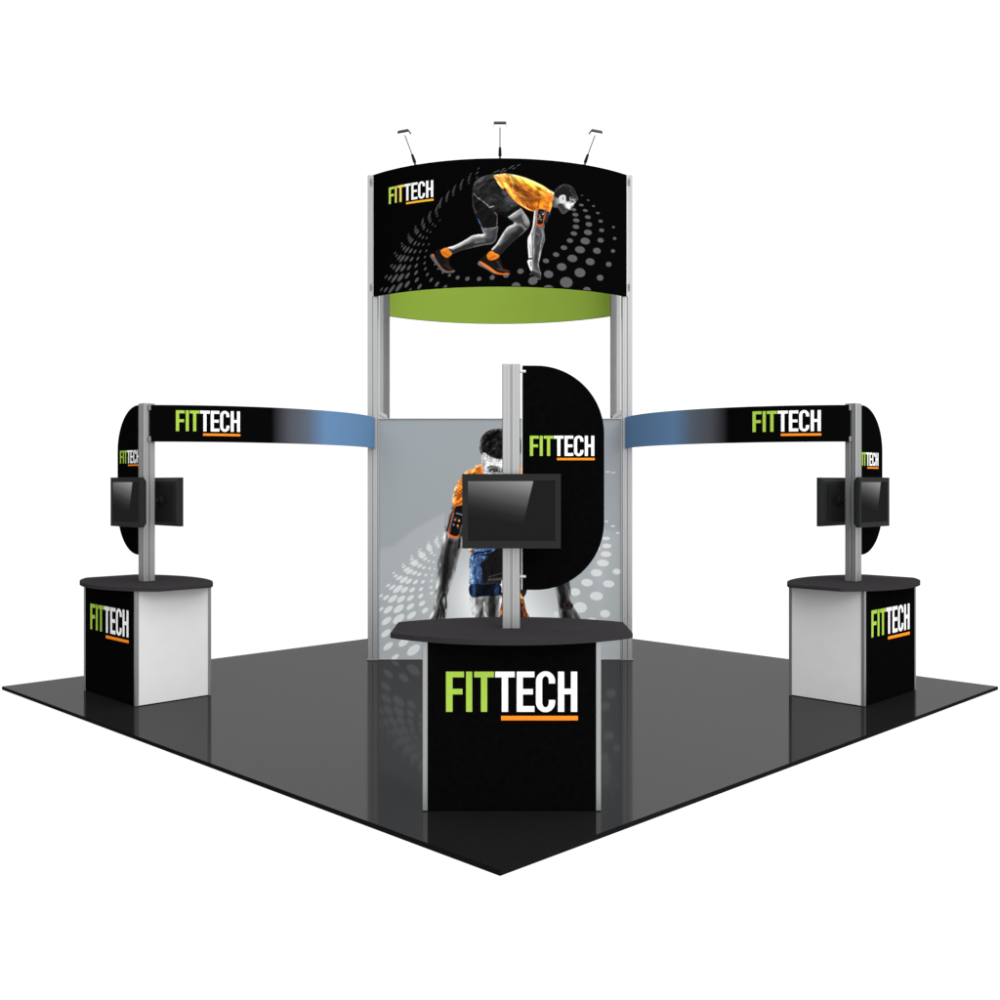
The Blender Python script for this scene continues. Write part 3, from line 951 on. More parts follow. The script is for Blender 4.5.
MURAL_ART = json.loads('''[["p","sw",[-1235,995,-1046,1144,-817,1324,-538,1463,-299,1513,0,1533,398,1513,797,1433,1056,1294,1275,1144,1275,-41,-1235,-41],[170,175,178],0.7,60,"",1],
["b","",[-80,596,480,520],[254,254,255],1.0],
["b","",[199,198,560,420],[254,254,255],0.95],
["b","",[-1146,1891,160,600],[146,152,156],0.5],
["b","",[996,995,90,500],[186,190,194],0.5],
["d","",[-862,98,59.3,46.3,25.3,-32.3],[214,217,218],1.0],
["d","",[-960,176,47.4,37.1,20.2,-25.9],[214,217,218],1.0],
["d","",[-1114,137,45.3,35.4,16.8,-21.6],[214,217,218],1.0],
["d","",[-1044,28,34.5,26.9,13.5,-17.2],[214,217,218],1.0],
["d","",[-1009,409,53.9,42.1,21.1,-26.9],[214,217,218],1.0],
["d","",[-1135,266,45.3,35.4,16.8,-21.6],[214,217,218],1.0],
["d","",[-1130,388,45.3,35.4,16.8,-21.6],[214,217,218],1.0],
["d","",[-1114,500,43.1,33.7,16.0,-20.5],[214,217,218],1.0],
["d","",[-1009,510,48.5,37.9,18.5,-23.7],[214,217,218],1.0],
["d","",[-881,444,43.1,33.7,16.0,-20.5],[214,217,218],1.0],
["d","",[-747,493,29.1,22.7,12.6,-16.2],[214,217,218],1.0],
["d","",[-1068,609,43.1,33.7,15.2,-19.4],[214,217,218],1.0],
["d","",[-985,606,38.8,30.3,15.2,-19.4],[214,217,218],1.0],
["d","",[-893,531,35.6,27.8,14.3,-18.3],[214,217,218],1.0],
["d","",[-776,563,29.1,22.7,12.6,-16.2],[214,217,218],1.0],
["d","",[-1186,640,18.3,14.3,6.7,-8.6],[214,217,218],1.0],
["d","",[-1135,622,28.0,21.9,10.1,-12.9],[214,217,218],1.0],
["d","",[-1183,507,21.6,16.8,8.4,-10.8],[214,217,218],1.0],
["d","",[-1016,707,45.3,35.4,15.2,-19.4],[214,217,218],1.0],
["d","",[-950,698,33.4,26.1,13.5,-17.2],[214,217,218],1.0],
["d","",[-893,617,32.3,25.3,12.6,-16.2],[214,217,218],1.0],
["d","",[-790,636,23.7,18.5,10.9,-14.0],[214,217,218],1.0],
["d","",[-1072,723,30.2,23.6,9.3,-11.9],[214,217,218],1.0],
["d","",[-1114,743,18.3,14.3,6.7,-8.6],[214,217,218],1.0],
["d","",[-957,797,38.8,30.3,12.6,-16.2],[214,217,218],1.0],
["d","",[-907,783,30.2,23.6,10.9,-14.0],[214,217,218],1.0],
["d","",[-841,776,23.7,18.5,10.1,-12.9],[214,217,218],1.0],
["d","",[-874,698,26.9,21.1,10.9,-14.0],[214,217,218],1.0],
["d","",[-787,705,19.4,15.2,9.3,-11.9],[214,217,218],1.0],
["d","",[-688,723,11.9,9.3,6.7,-8.6],[214,217,218],1.0],
["d","",[-681,665,15.1,11.8,7.6,-9.7],[214,217,218],1.0],
["d","",[-767,778,18.3,14.3,8.4,-10.8],[214,217,218],1.0],
["d","",[-684,788,11.9,9.3,5.9,-7.5],[214,217,218],1.0],
["d","",[-1002,817,32.8,17.4,7.2,-13.6],[214,217,218],1.0],
["d","",[-1037,838,21.1,11.2,5.2,-9.9],[214,217,218],1.0],
["d","",[-1058,866,12.9,6.8,3.9,-7.4],[214,217,218],1.0],
["d","",[-929,902,35.1,18.7,7.2,-13.6],[214,217,218],1.0],
["d","",[-900,880,36.3,19.3,8.5,-16.0],[214,217,218],1.0],
["d","",[-851,866,28.1,14.9,7.2,-13.6],[214,217,218],1.0],
["d","",[-804,852,22.2,11.8,6.6,-12.3],[214,217,218],1.0],
["d","",[-740,846,15.2,8.1,5.2,-9.9],[214,217,218],1.0],
["d","",[-677,846,10.5,5.6,3.9,-7.4],[214,217,218],1.0],
["d","",[-957,929,21.1,11.2,4.6,-8.6],[214,217,218],1.0],
["d","",[-967,954,12.9,6.8,3.3,-6.2],[214,217,218],1.0],
["d","",[-860,975,37.5,19.9,7.2,-13.6],[214,217,218],1.0],
["d","",[-841,954,32.8,17.4,7.2,-13.6],[214,217,218],1.0],
["d","",[-800,937,24.6,13.1,6.6,-12.3],[214,217,218],1.0],
["d","",[-758,919,18.7,10.0,5.2,-9.9],[214,217,218],1.0],
["d","",[-702,912,12.9,6.8,4.6,-8.6],[214,217,218],1.0],
["d","",[-649,908,9.4,5.0,3.9,-7.4],[214,217,218],1.0],
["d","",[-876,1005,21.1,11.2,4.6,-8.6],[214,217,218],1.0],
["d","",[-881,1033,12.9,6.8,3.3,-6.2],[214,217,218],1.0],
["d","",[-807,1084,14.0,7.5,3.3,-6.2],[214,217,218],1.0],
["d","",[-793,1065,25.8,13.7,4.6,-8.6],[214,217,218],1.0],
["d","",[-779,1047,35.1,18.7,5.9,-11.1],[214,217,218],1.0],
["d","",[-767,1028,30.4,16.2,5.9,-11.1],[214,217,218],1.0],
["d","",[-744,1005,23.4,12.4,5.2,-9.9],[214,217,218],1.0],
["d","",[-709,986,15.2,8.1,3.9,-7.4],[214,217,218],1.0],
["d","",[-663,975,11.7,6.2,3.3,-6.2],[214,217,218],1.0],
["d","",[-793,1104,11.7,6.2,2.6,-4.9],[214,217,218],1.0],
["d","",[-709,1170,10.5,5.6,2.6,-4.9],[214,217,218],1.0],
["d","",[-716,1145,18.7,10.0,3.9,-7.4],[214,217,218],1.0],
["d","",[-709,1127,28.1,14.9,4.6,-8.6],[214,217,218],1.0],
["d","",[-702,1109,28.1,14.9,4.6,-8.6],[214,217,218],1.0],
["d","",[-692,1089,21.1,11.2,4.6,-8.6],[214,217,218],1.0],
["d","",[-681,1065,17.6,9.3,3.9,-7.4],[214,217,218],1.0],
["d","",[-653,1044,12.9,6.8,3.3,-6.2],[214,217,218],1.0],
["d","",[-625,1229,10.5,5.6,2.6,-4.9],[214,217,218],1.0],
["d","",[-632,1205,18.7,10.0,3.3,-6.2],[214,217,218],1.0],
["d","",[-636,1184,23.4,12.4,3.9,-7.4],[214,217,218],1.0],
["d","",[-628,1163,21.1,11.2,3.9,-7.4],[214,217,218],1.0],
["d","",[-618,1142,17.6,9.3,3.9,-7.4],[214,217,218],1.0],
["d","",[-611,1124,11.7,6.2,3.3,-6.2],[214,217,218],1.0],
["d","",[-562,1261,11.7,6.2,2.6,-4.9],[214,217,218],1.0],
["d","",[-560,1237,16.4,8.7,3.3,-6.2],[214,217,218],1.0],
["d","",[-566,1215,16.4,8.7,3.3,-6.2],[214,217,218],1.0],
["d","",[1064,1137,42.9,-3.0,-1.5,-21.5],[214,217,218],1.0],
["d","",[1056,1054,50.1,-3.5,-2.0,-28.6],[214,217,218],1.0],
["d","",[1025,965,59.6,-4.2,-2.3,-33.4],[214,217,218],1.0],
["d","",[960,868,57.2,-4.0,-2.5,-35.8],[214,217,218],1.0],
["d","",[867,770,57.2,-4.0,-2.6,-37.0],[214,217,218],1.0],
["d","",[747,676,52.5,-3.7,-2.7,-38.2],[214,217,218],1.0],
["d","",[797,522,68.0,-4.8,-3.8,-53.7],[214,217,218],1.0],
["d","",[960,636,64.4,-4.5,-3.0,-42.9],[214,217,218],1.0],
["d","",[1082,758,56.0,-3.9,-2.5,-35.8],[214,217,218],1.0],
["d","",[1163,880,40.5,-2.8,-2.0,-28.6],[214,217,218],1.0],
["d","",[1046,461,50.1,-3.5,-2.7,-38.2],[214,217,218],1.0],
["d","",[562,453,29.8,-2.1,-2.1,-29.8],[214,217,218],1.0],
["d","",[915,369,65.6,-4.6,-3.5,-50.1],[214,217,218],1.0],
["d","",[699,369,65.6,-4.6,-3.8,-53.7],[214,217,218],1.0],
["d","",[1106,333,47.7,-3.3,-2.7,-38.2],[214,217,218],1.0],
["d","",[1055,1210,39.1,0.0,0.0,-16.7],[214,217,218],1.0],
["d","",[1063,1134,44.6,0.0,0.0,-22.3],[214,217,218],1.0],
["d","",[1057,1053,53.0,0.0,0.0,-25.1],[214,217,218],1.0],
["d","",[1060,1380,19.5,0.0,0.0,-7.0],[214,217,218],1.0],
["d","",[1124,1332,22.3,0.0,0.0,-8.4],[214,217,218],1.0],
["d","",[1172,1265,19.5,0.0,0.0,-8.4],[214,217,218],1.0],
["d","",[1074,1873,25.1,0.0,0.0,-5.6],[214,217,218],1.0],
["d","",[1130,1865,19.5,0.0,0.0,-5.6],[214,217,218],1.0],
["d","",[949,1190,25.1,0.0,0.0,-13.9],[214,217,218],1.0],
["d","",[965,1260,25.1,0.0,0.0,-13.9],[214,217,218],1.0],
["d","",[963,1112,36.3,0.0,0.0,-19.5],[214,217,218],1.0],
["p","",[199,1144,259,995,269,696,199,596,120,596,100,995],[36,36,38],1.0,5,"",1],
["p","fs",[-8,641,60,696,199,676,221,668,243,572,263,489,283,405,100,397,-25,427,0,507,12,577],[46,32,26],1.0,5,"",1],
["l","",[-5,636,25,557,0,437],[216,100,36],0.95,8,"fs",15.4,15.4],
["l","",[203,656,221,608],[240,160,70],0.95,10,"fs",19.2,19.2],
["l","",[215,596,263,477,279,405],[196,96,38],0.9,8,"fs",11.5,11.5],
["l","",[-10,497,25,477],[226,110,40],0.9,6,"fs",9.6,9.6],
["l","",[-20,452,30,462],[226,110,40],0.9,6,"fs",9.6,9.6],
["l","",[221,525,251,429],[150,70,30],0.9,8,"fs",11.5,11.5],
["g","fs",0.5,14],
["p","ts",[-194,1948,-259,1913,-319,1891,-369,1847,-426,1772,-462,1672,-476,1593,-466,1521,-369,1531,-339,1513,-299,1294,-259,1035,299,1035,339,1294,351,1513,381,1533,480,1528,488,1593,474,1672,438,1772,381,1847,331,1891,271,1913,206,1946],[228,122,34],1.0,5,"",1],
["r","ts",[188,92,24],0.5,160,1,-0.2],
["r","ts",[252,212,168],0.85,30,-0.8,0.6],
["r","ts",[120,56,18],0.4,40,0.9,-0.4],
["l","",[-448,1652,-369,1563],[110,54,20],0.5,16,"ts",9.6,9.6],
["l","",[-439,1678,-365,1605],[110,54,20],0.5,16,"ts",9.6,9.6],
["l","",[-430,1704,-361,1646],[110,54,20],0.5,16,"ts",9.6,9.6],
["l","",[-421,1730,-357,1688],[110,54,20],0.5,16,"ts",9.6,9.6],
["l","",[-412,1756,-353,1730],[110,54,20],0.5,16,"ts",9.6,9.6],
["l","",[-403,1782,-349,1772],[110,54,20],0.5,16,"ts",9.6,9.6],
["l","",[-394,1808,-345,1814],[110,54,20],0.5,16,"ts",9.6,9.6],
["l","",[-249,1911,-199,1857],[140,68,22],0.45,16,"ts",9.6,9.6],
["l","",[-236,1909,-191,1857],[140,68,22],0.45,16,"ts",9.6,9.6],
["l","",[-223,1907,-183,1857],[140,68,22],0.45,16,"ts",9.6,9.6],
["l","",[-210,1905,-175,1857],[140,68,22],0.45,16,"ts",9.6,9.6],
["l","",[-197,1903,-167,1857],[140,68,22],0.45,16,"ts",9.6,9.6],
["l","",[-184,1901,-159,1857],[140,68,22],0.45,16,"ts",9.6,9.6],
["l","",[-398,1712,-369,1632],[170,84,24],0.6,16,"ts",19.2,19.2],
["l","",[-199,1891,-100,1393,-80,1095],[150,76,24],0.6,50,"ts",57.6,57.6],
["l","",[319,1792,259,1393,239,1095],[150,76,24],0.6,50,"ts",57.6,57.6],
["g","ts",0.5,44,40,3],
["p","st",[-468,1523,-503,1498,-536,1448,-548,1373,-543,1304,-520,1272,-369,1214,-369,1493],[50,50,52],1.0,5,"",1],
["r","st",[176,176,178],0.95,44,-1,0.2],
["r","st",[44,44,46],0.7,8,-1,0],
["l","",[-498,1493,-528,1433,-536,1354],[168,168,170],0.85,20,"st",28.8,28.8],
["l","",[-453,1503,-498,1373,-523,1294],[22,22,24],0.9,12,"st",23.0,23.0],
["p","fa",[-543,1289,-563,1224,-583,1144,-603,1075,-616,995,-626,895,-632,855,-640,746,-655,596,-669,497,-707,407,-638,397,-548,412,-530,477,-526,557,-530,626,-498,726,-463,826,-433,935,-413,1025,-384,1114,-367,1194,-369,1234,-468,1224],[58,58,59],1.0,10,"",1],
["r","fa",[210,210,211],0.95,34,-1,0.1],
["r","fa",[186,186,187],0.9,30,1,0],
["l","",[-498,1164,-518,1065,-528,955,-553,796,-568,696],[18,18,19],0.8,60,"fa",57.6,57.6],
["l","",[-478,1134,-468,1035,-488,935],[52,52,53],0.6,50,"fa",43.2,43.2],
["l","",[-403,1194,-408,1124],[48,48,49],0.9,16,"fa",28.8,28.8],
["l","",[-598,925,-593,796,-583,676],[60,60,61],0.5,22,"fa",19.2,19.2],
["l","",[-426,1005,-468,845,-523,696],[150,150,151],0.7,10,"fa",11.5,11.5],
["l","",[-558,651,-593,596,-563,497,-558,427],[18,18,19],0.85,22,"fa",30.7,30.7],
["l","",[-543,656,-538,517],[30,30,31],0.85,10,"fa",17.3,17.3],
["l","",[-588,646,-648,507,-697,417],[196,196,197],0.7,9,"fa",11.5,11.5],
["l","",[-608,497,-628,412],[38,38,39],0.85,12,"fa",25.0,25.0],
["l","",[-583,507,-588,412],[22,22,23],0.9,8,"fa",11.5,11.5],
["l","",[-573,676,-608,557],[90,90,91],0.8,8,"fa",9.6,9.6],
["g","fa",0.45,34,80,5],
["p","ra",[518,1891,578,1692,628,1393,657,1095,677,845,690,788,703,692,711,584,735,525,801,411,771,357,652,357,594,405,580,549,562,656,544,728,488,1045,408,1393,359,1692],[70,70,72],1.0,10,"",1],
["r","ra",[150,150,151],0.7,20,1,0],
["r","ra",[128,128,129],0.7,14,-1,0],
["l","",[604,740,628,644,640,549],[22,22,23],0.9,30,"ra",57.6,57.6],
["l","",[699,788,705,680,711,584],[118,118,120],0.8,12,"ra",13.4,13.4],
["l","",[568,716,592,596],[120,120,122],0.6,9,"ra",9.6,9.6],
["l","",[640,477,652,417],[16,16,17],0.9,16,"ra",38.4,38.4],
["l","",[723,489,801,411],[80,80,82],0.9,10,"ra",17.3,17.3],
["l","",[598,513,604,429],[120,120,121],0.7,9,"ra",15.4,15.4],
["g","ra",0.45,30,-75,5],
["d","",[663,539,65.7,0.0,0.0,-39.8],[24,22,22],1.0],
["d","",[671,543,42.8,0.0,0.0,-45.8],[34,31,31],1.0],
["d","",[671,543,29.9,0.0,0.0,-31.9],[62,50,47],1.0],
["d","",[671,543,22.9,0.0,0.0,-24.9],[26,24,24],1.0],
["p","ab",[-446,1525,-418,1538,-359,1545,-347,1493,-359,1373,-393,1274,-426,1217,-476,1217,-514,1248,-514,1294,-486,1403,-463,1483],[226,104,36],1.0,5,"",1],
["p","ph",[-444,1521,-403,1535,-353,1531,-352,1383,-391,1278,-426,1234,-472,1239,-505,1266,-499,1334,-472,1428],[19,19,21],1.0,5,"",1],
["l","",[-458,1463,-489,1344,-498,1274],[150,150,152],0.8,5,"",5.8,5.8],
["l","",[-371,1363,-398,1274],[170,170,172],0.7,5,"",5.8,5.8],
["d","",[-448,1396,11.0,0.0,0.0,-11.0],[232,110,44],1.0],
["d","",[-408,1387,11.0,0.0,0.0,-11.0],[238,150,110],1.0],
["d","",[-462,1347,11.0,0.0,0.0,-11.0],[84,126,186],1.0],
["d","",[-420,1336,11.0,0.0,0.0,-11.0],[240,128,52],1.0],
["l","",[-433,1461,-377,1445],[150,150,152],0.8,6,"ph",13.4,13.4],
["l","",[-453,1421,-423,1413],[60,92,150],0.8,5,"ph",6.7,6.7],
["l","",[-423,1319,-403,1309],[120,120,122],0.8,5,"ph",4.8,4.8],
["p","kn",[-287,636,-3,648,12,557,0,497,-20,417,-239,407,-274,457,-285,507],[110,110,111],1.0,10,"",1],
["r","kn",[226,226,227],0.95,50,-1,0],
["r","kn",[190,190,191],0.8,20,1,0],
["l","",[-80,616,-80,437],[30,30,31],0.9,34,"kn",72.0,72.0],
["l","",[-179,557,-159,596,-139,557],[84,84,86],0.7,16,"kn",21.1,21.1],
["l","",[-199,427,-169,507],[52,52,54],0.85,16,"kn",28.8,28.8],
["l","",[-159,577,-154,477,-134,427],[216,216,217],0.8,12,"kn",15.4,15.4],
["l","",[-259,596,-254,477],[208,208,209],0.8,24,"kn",34.6,34.6],
["l","",[0,616,6,537],[190,190,191],0.7,8,"kn",11.5,11.5],
["g","kn",0.35,40,80,3],
["p","sh",[-274,1104,-239,1154,-100,1174,20,1174,199,1174,249,1075,239,995,100,865,20,796,0,754,-149,752,-297,750,-299,826,-304,905,-303,995,-287,1050],[23,23,25],1.0,6,"",1],
["r","sh",[60,60,63],0.6,24,0,-1],
["p","bl",[-269,1109,-209,1134,-40,1109,-110,1065,-199,1045,-120,1030,-179,975,-199,945,-181,895,-187,754,-295,750,-299,826,-304,905,-303,995,-287,1050],[62,88,128],1.0,9,"sh",1],
["l","",[-279,1015,-284,895,-277,776],[130,156,192],0.6,22,"bl",21.1,21.1],
["l","",[-224,1025,-239,935,-219,796],[52,78,122],0.7,14,"bl",19.2,19.2],
["l","",[-284,1043,-219,1065,-100,1085],[12,12,14],0.95,8,"sh",14.4,14.4],
["l","",[-249,1085,-159,1114],[120,150,194],0.7,10,"sh",13.4,13.4],
["l","",[-244,905,-199,945],[44,66,104],0.8,8,"bl",9.6,9.6],
["l","",[-110,826,20,865],[84,84,88],0.8,8,"sh",9.6,9.6],
["l","",[-110,796,15,806],[88,88,92],0.7,14,"sh",25.0,25.0],
["l","",[-80,935,-80,816],[8,8,9],0.9,7,"sh",7.7,7.7],
["r","bl",[140,164,198],0.6,26,-1,0.2],
["g","bl",0.45,24,80,2.4],
["g","bl",0.3,11],
["g","sh",0.35,9],
["p","cf",[-299,746,-149,752,2,750,-2,646,-149,636,-287,630],[15,19,28],1.0,5,"",1],
["l","",[-269,744,-264,636],[38,66,108],0.85,26,"cf",52.8,52.8],
["l","",[-30,741,-35,651],[32,54,88],0.8,26,"cf",43.2,43.2],
["l","",[-294,741,-269,636],[8,10,16],0.9,6,"cf",7.7,7.7],
["g","cf",0.4,24,80,3],
["p","nk",[-110,1712,8,1672,130,1712,139,1563,10,1503,-120,1563],[74,73,74],1.0,10,"",1],
["p","fc",[-186,2071,-179,1951,-167,1842,-143,1752,-104,1667,-50,1603,8,1578,66,1603,120,1667,159,1752,183,1842,195,1951,202,2071,179,2150,10,2190,-159,2150],[238,238,239],1.0,6,"",1],
["r","fc",[150,150,152],0.6,20,0,0],
["l","",[-139,2021,0,1991,149,2021],[190,190,191],0.5,40,"fc",48.0,48.0],
["l","",[-110,1891,-10,1881],[120,118,118],0.6,50,"fc",67.2,67.2],
["l","",[126,1891,26,1881],[120,118,118],0.6,50,"fc",67.2,67.2],
["l","",[-120,1812,-60,1772],[250,250,250],0.7,50,"fc",57.6,57.6],
["l","",[-169,2041,-159,1872,-130,1712],[120,120,121],0.6,18,"fc",13.4,13.4],
["g","fc",0.22,30],
["l","",[-120,1915,-90,1927,-50,1923,-10,1905],[40,38,38],0.8,16,"fc",16.3,16.3],
["l","",[-95,1889,-60,1897,-14,1880],[40,37,37],0.9,20,"fc",28.8,28.8],
["d","",[-54,1885,22.9,0.0,0.0,-14.9],[18,16,16],1.0],
["d","",[-51,1890,5.0,0.0,0.0,-4.0],[190,188,186],1.0],
["d","",[-76,1883,7.0,0.0,0.0,-5.0],[200,200,200],1.0],
["l","",[-95,1866,-55,1856,-20,1864],[120,118,118],0.8,8,"fc",6.7,6.7],
["l","",[-149,2026,-120,2011,-139,1981],[176,176,177],0.8,14,"fc",11.5,11.5],
["l","",[135,1915,106,1927,66,1923,26,1905],[40,38,38],0.8,16,"fc",16.3,16.3],
["l","",[111,1889,76,1897,30,1880],[40,37,37],0.9,20,"fc",28.8,28.8],
["d","",[70,1885,22.9,0.0,0.0,-14.9],[18,16,16],1.0],
["d","",[73,1890,5.0,0.0,0.0,-4.0],[190,188,186],1.0],
["d","",[92,1883,7.0,0.0,0.0,-5.0],[200,200,200],1.0],
["l","",[111,1866,71,1856,36,1864],[120,118,118],0.8,8,"fc",6.7,6.7],
["l","",[165,2026,135,2011,155,1981],[176,176,177],0.8,14,"fc",11.5,11.5],
["l","",[-149,1991,-80,1971,0,1981],[160,160,161],0.5,14,"fc",8.6,8.6],
["l","",[-139,1956,10,1956],[150,150,151],0.5,12,"fc",7.7,7.7],
["l","",[-12,1931,-20,1792,8,1752,36,1792,28,1931],[150,150,151],0.7,9,"fc",11.5,11.5],
["l","",[-70,1672,8,1682,86,1672],[84,80,80],0.9,7,"fc",12.5,12.5],
["l","",[-159,1772,-115,1682,-60,1618,10,1593,80,1618,134,1682,179,1772],[70,69,70],0.7,45,"fc",57.6,57.6],
["l","",[-50,1707,8,1717,66,1707],[96,94,94],0.7,14,"fc",13.4,13.4],
["p","hr",[-203,2101,-199,2150,-191,2200,-159,2250,-110,2285,-60,2300,8,2303,76,2300,126,2285,175,2250,207,2200,215,2150,219,2101,201,2046,190,2056,175,2066,150,2051,116,2027,76,2011,36,2002,8,2000,-20,2002,-60,2011,-100,2027,-134,2051,-159,2066,-174,2056,-185,2046],[24,23,24],1.0,7,"",1],
["r","hr",[92,90,92],0.6,30,-0.5,0.8],
["l","",[-139,2260,-128,2268],[84,82,84],0.5,8,"hr",5.8,5.8],
["l","",[-67,2209,-55,2217],[84,82,84],0.5,8,"hr",5.8,5.8],
["l","",[6,2158,18,2166],[84,82,84],0.5,8,"hr",5.8,5.8],
["l","",[79,2108,91,2116],[84,82,84],0.5,8,"hr",5.8,5.8],
["l","",[151,2256,163,2264],[84,82,84],0.5,8,"hr",5.8,5.8],
["l","",[-134,2205,-123,2213],[84,82,84],0.5,8,"hr",5.8,5.8],
["l","",[-62,2154,-50,2162],[84,82,84],0.5,8,"hr",5.8,5.8],
["l","",[11,2104,23,2112],[84,82,84],0.5,8,"hr",5.8,5.8],
["l","",[84,2252,96,2260],[84,82,84],0.5,8,"hr",5.8,5.8],
["l","",[156,2201,168,2209],[84,82,84],0.5,8,"hr",5.8,5.8],
["l","",[-130,2150,-118,2158],[84,82,84],0.5,8,"hr",5.8,5.8],
["l","",[-57,2100,-45,2108],[84,82,84],0.5,8,"hr",5.8,5.8],
["l","",[16,2248,28,2256],[84,82,84],0.5,8,"hr",5.8,5.8],
["l","",[89,2197,101,2205],[84,82,84],0.5,8,"hr",5.8,5.8],
["l","",[161,2146,173,2154],[84,82,84],0.5,8,"hr",5.8,5.8],
["l","",[-125,2096,-113,2104],[84,82,84],0.5,8,"hr",5.8,5.8],
["l","",[-52,2244,-40,2252],[84,82,84],0.5,8,"hr",5.8,5.8],
["l","",[21,2193,33,2201],[84,82,84],0.5,8,"hr",5.8,5.8],
["l","",[94,2142,106,2150],[84,82,84],0.5,8,"hr",5.8,5.8],
["l","",[166,2092,178,2100],[84,82,84],0.5,8,"hr",5.8,5.8],
["l","",[-120,2240,-108,2248],[84,82,84],0.5,8,"hr",5.8,5.8],
["l","",[-47,2189,-35,2197],[84,82,84],0.5,8,"hr",5.8,5.8],
["l","",[26,2139,38,2146],[84,82,84],0.5,8,"hr",5.8,5.8],
["l","",[99,2088,111,2096],[84,82,84],0.5,8,"hr",5.8,5.8],
["l","",[171,2236,183,2244],[84,82,84],0.5,8,"hr",5.8,5.8],
["l","",[-115,2185,-103,2193],[84,82,84],0.5,8,"hr",5.8,5.8],
["l","",[-189,2160,-169,2220,-120,2270],[70,69,71],0.7,12,"hr",15.4,15.4],
["l","",[-20,2180,-40,2131,-70,2101],[90,88,90],0.5,16,"hr",11.5,11.5],
["l","",[-194,2131,-184,2061],[120,118,118],0.6,20,"hr",17.3,17.3],
["g","hr",0.9,24,50,2],
["l","",[-159,2066,-151,2039],[52,50,51],0.7,8,"fc",7.7,7.7],
["l","",[-130,2044,-123,2017],[52,50,51],0.7,8,"fc",7.7,7.7],
["l","",[-102,2040,-94,2013],[52,50,51],0.7,8,"fc",7.7,7.7],
["l","",[-73,2038,-65,2011],[52,50,51],0.7,8,"fc",7.7,7.7],
["l","",[-44,2020,-36,1994],[52,50,51],0.7,8,"fc",7.7,7.7],
["l","",[-15,2022,-7,1995],[52,50,51],0.7,8,"fc",7.7,7.7],
["l","",[14,2027,22,2000],[52,50,51],0.7,8,"fc",7.7,7.7],
["l","",[43,2017,51,1990],[52,50,51],0.7,8,"fc",7.7,7.7],
["l","",[72,2027,80,2000],[52,50,51],0.7,8,"fc",7.7,7.7],
["l","",[101,2039,109,2012],[52,50,51],0.7,8,"fc",7.7,7.7],
["l","",[130,2052,137,2026],[52,50,51],0.7,8,"fc",7.7,7.7],
["l","",[158,2050,166,2024],[52,50,51],0.7,8,"fc",7.7,7.7]]''')
H_LOGO = (-1.171, 0.520, 4.487, 0.162)
MURAL_GAIN, HEADER_GAIN = 1.0, 0.95
BANNER_STOPS = [(0.0, (.0022, .0022, .0022)), (.385, (.0022, .0022, .0022)), (.45, (.075, .08, .095)), (.52, (.10, .125, .165)), (.60, (.125, .24, .42)), (1.0, (.125, .24, .42))]


# ------------------------------------------------------------------ the setting: polished floor slab, a square seen corner-on
FC = Vector((0, 9.06, 0))
HALF = 4.31
bm = bmesh.new()
prism(bm, [(FC.x, FC.y - HALF), (FC.x + HALF, FC.y), (FC.x, FC.y + HALF), (FC.x - HALF, FC.y)], -0.028, 0.0)
bm.normal_update()
for f in bm.faces:
    f.material_index = 0 if abs(f.normal.z) > 0.5 else 1
fl = obj('floor', bm, [FLOOR, FLOOR_EDGE])
fl['kind'] = 'structure'
fl['label'] = 'square polished black floor platform under the whole exhibition booth'
fl['category'] = 'floor'

# ------------------------------------------------------------------ the tower
ZT, ZB = 4.82, 3.615          # top and bottom of the curved headers
YF, YR = 10.40, 11.40         # front faces of the front and rear posts
PX = 1.2645                   # post centre line
TOWER = thing('display_tower', 'tall four post aluminium tower with curved black sign on top and grey sprinter mural below', 'display tower', (0, 10.9, 0))
TY = 10.9


def t_obj(name, bm, m, parent=None, smooth=None):
    """tower meshes are modelled in world coordinates, then hung under the tower's Empty"""
    bmesh.ops.translate(bm, vec=(0, -TY, 0), verts=bm.verts)
    return obj(name, bm, m, TOWER if parent is None else parent, smooth)


for px, py in ((-PX, YF + .05), (PX, YF + .05), (-PX, YR + .05), (PX, YR + .05)):
    bm = bmesh.new()
    prism(bm, [(x + px, y + py) for x, y in slotted_square(0.05)], 0.004, ZT)
    post = t_obj('post', bm, ALU)
    if py > 11:   # added dark strip standing in for shade on each rear post's inner half
        s = -1 if px < 0 else 1
        bm = bmesh.new()
        a, b = px - s * 0.007, px - s * 0.0515
        box(bm, min(a, b), max(a, b), YR - 0.006, YR - 0.0006, 0.01, ZT - 0.002)
        box(bm, *sorted((px - s * 0.0506, px - s * 0.056)), YR - 0.006, YR + 0.095, 0.01, ZT - 0.002)
        t_obj('post_shade_strip', bm, ALU_DARK, post)
    bm = bmesh.new()
    box(bm, px - .06, px + .06, py - .06, py + .06, 0.0015, 0.0105, 0.002)
    t_obj('foot_plate', bm, ALU_DARK, post)

# side crossbars and upper ties between front and rear posts, and the bars above and below the mural
for s in (-1, 1):
    for z0, z1 in ((2.40, 2.496), (4.70, 4.796)):
        bm = bmesh.new()
        x = s * PX
        box(bm, x - .045, x + .045, YF + .1005, YR - .0075, z0, z1, 0.003)
        box(bm, *sorted((x - s * .0455, x - s * .047)), YF + .101, YR - .009, (z0 + z1) / 2 - .004, (z0 + z1) / 2 + .004, mi=1)
        t_obj('crossbar', bm, [ALU, ALU_DARK])
    # white infill wall between the front and the rear post, below the crossbar
    bm = bmesh.new()
    box(bm, s * PX - .012, s * PX + .012, YF + .1005, YR - .0075, 0.012, 2.3985)
    t_obj('side_panel', bm, WHITE_PANEL)

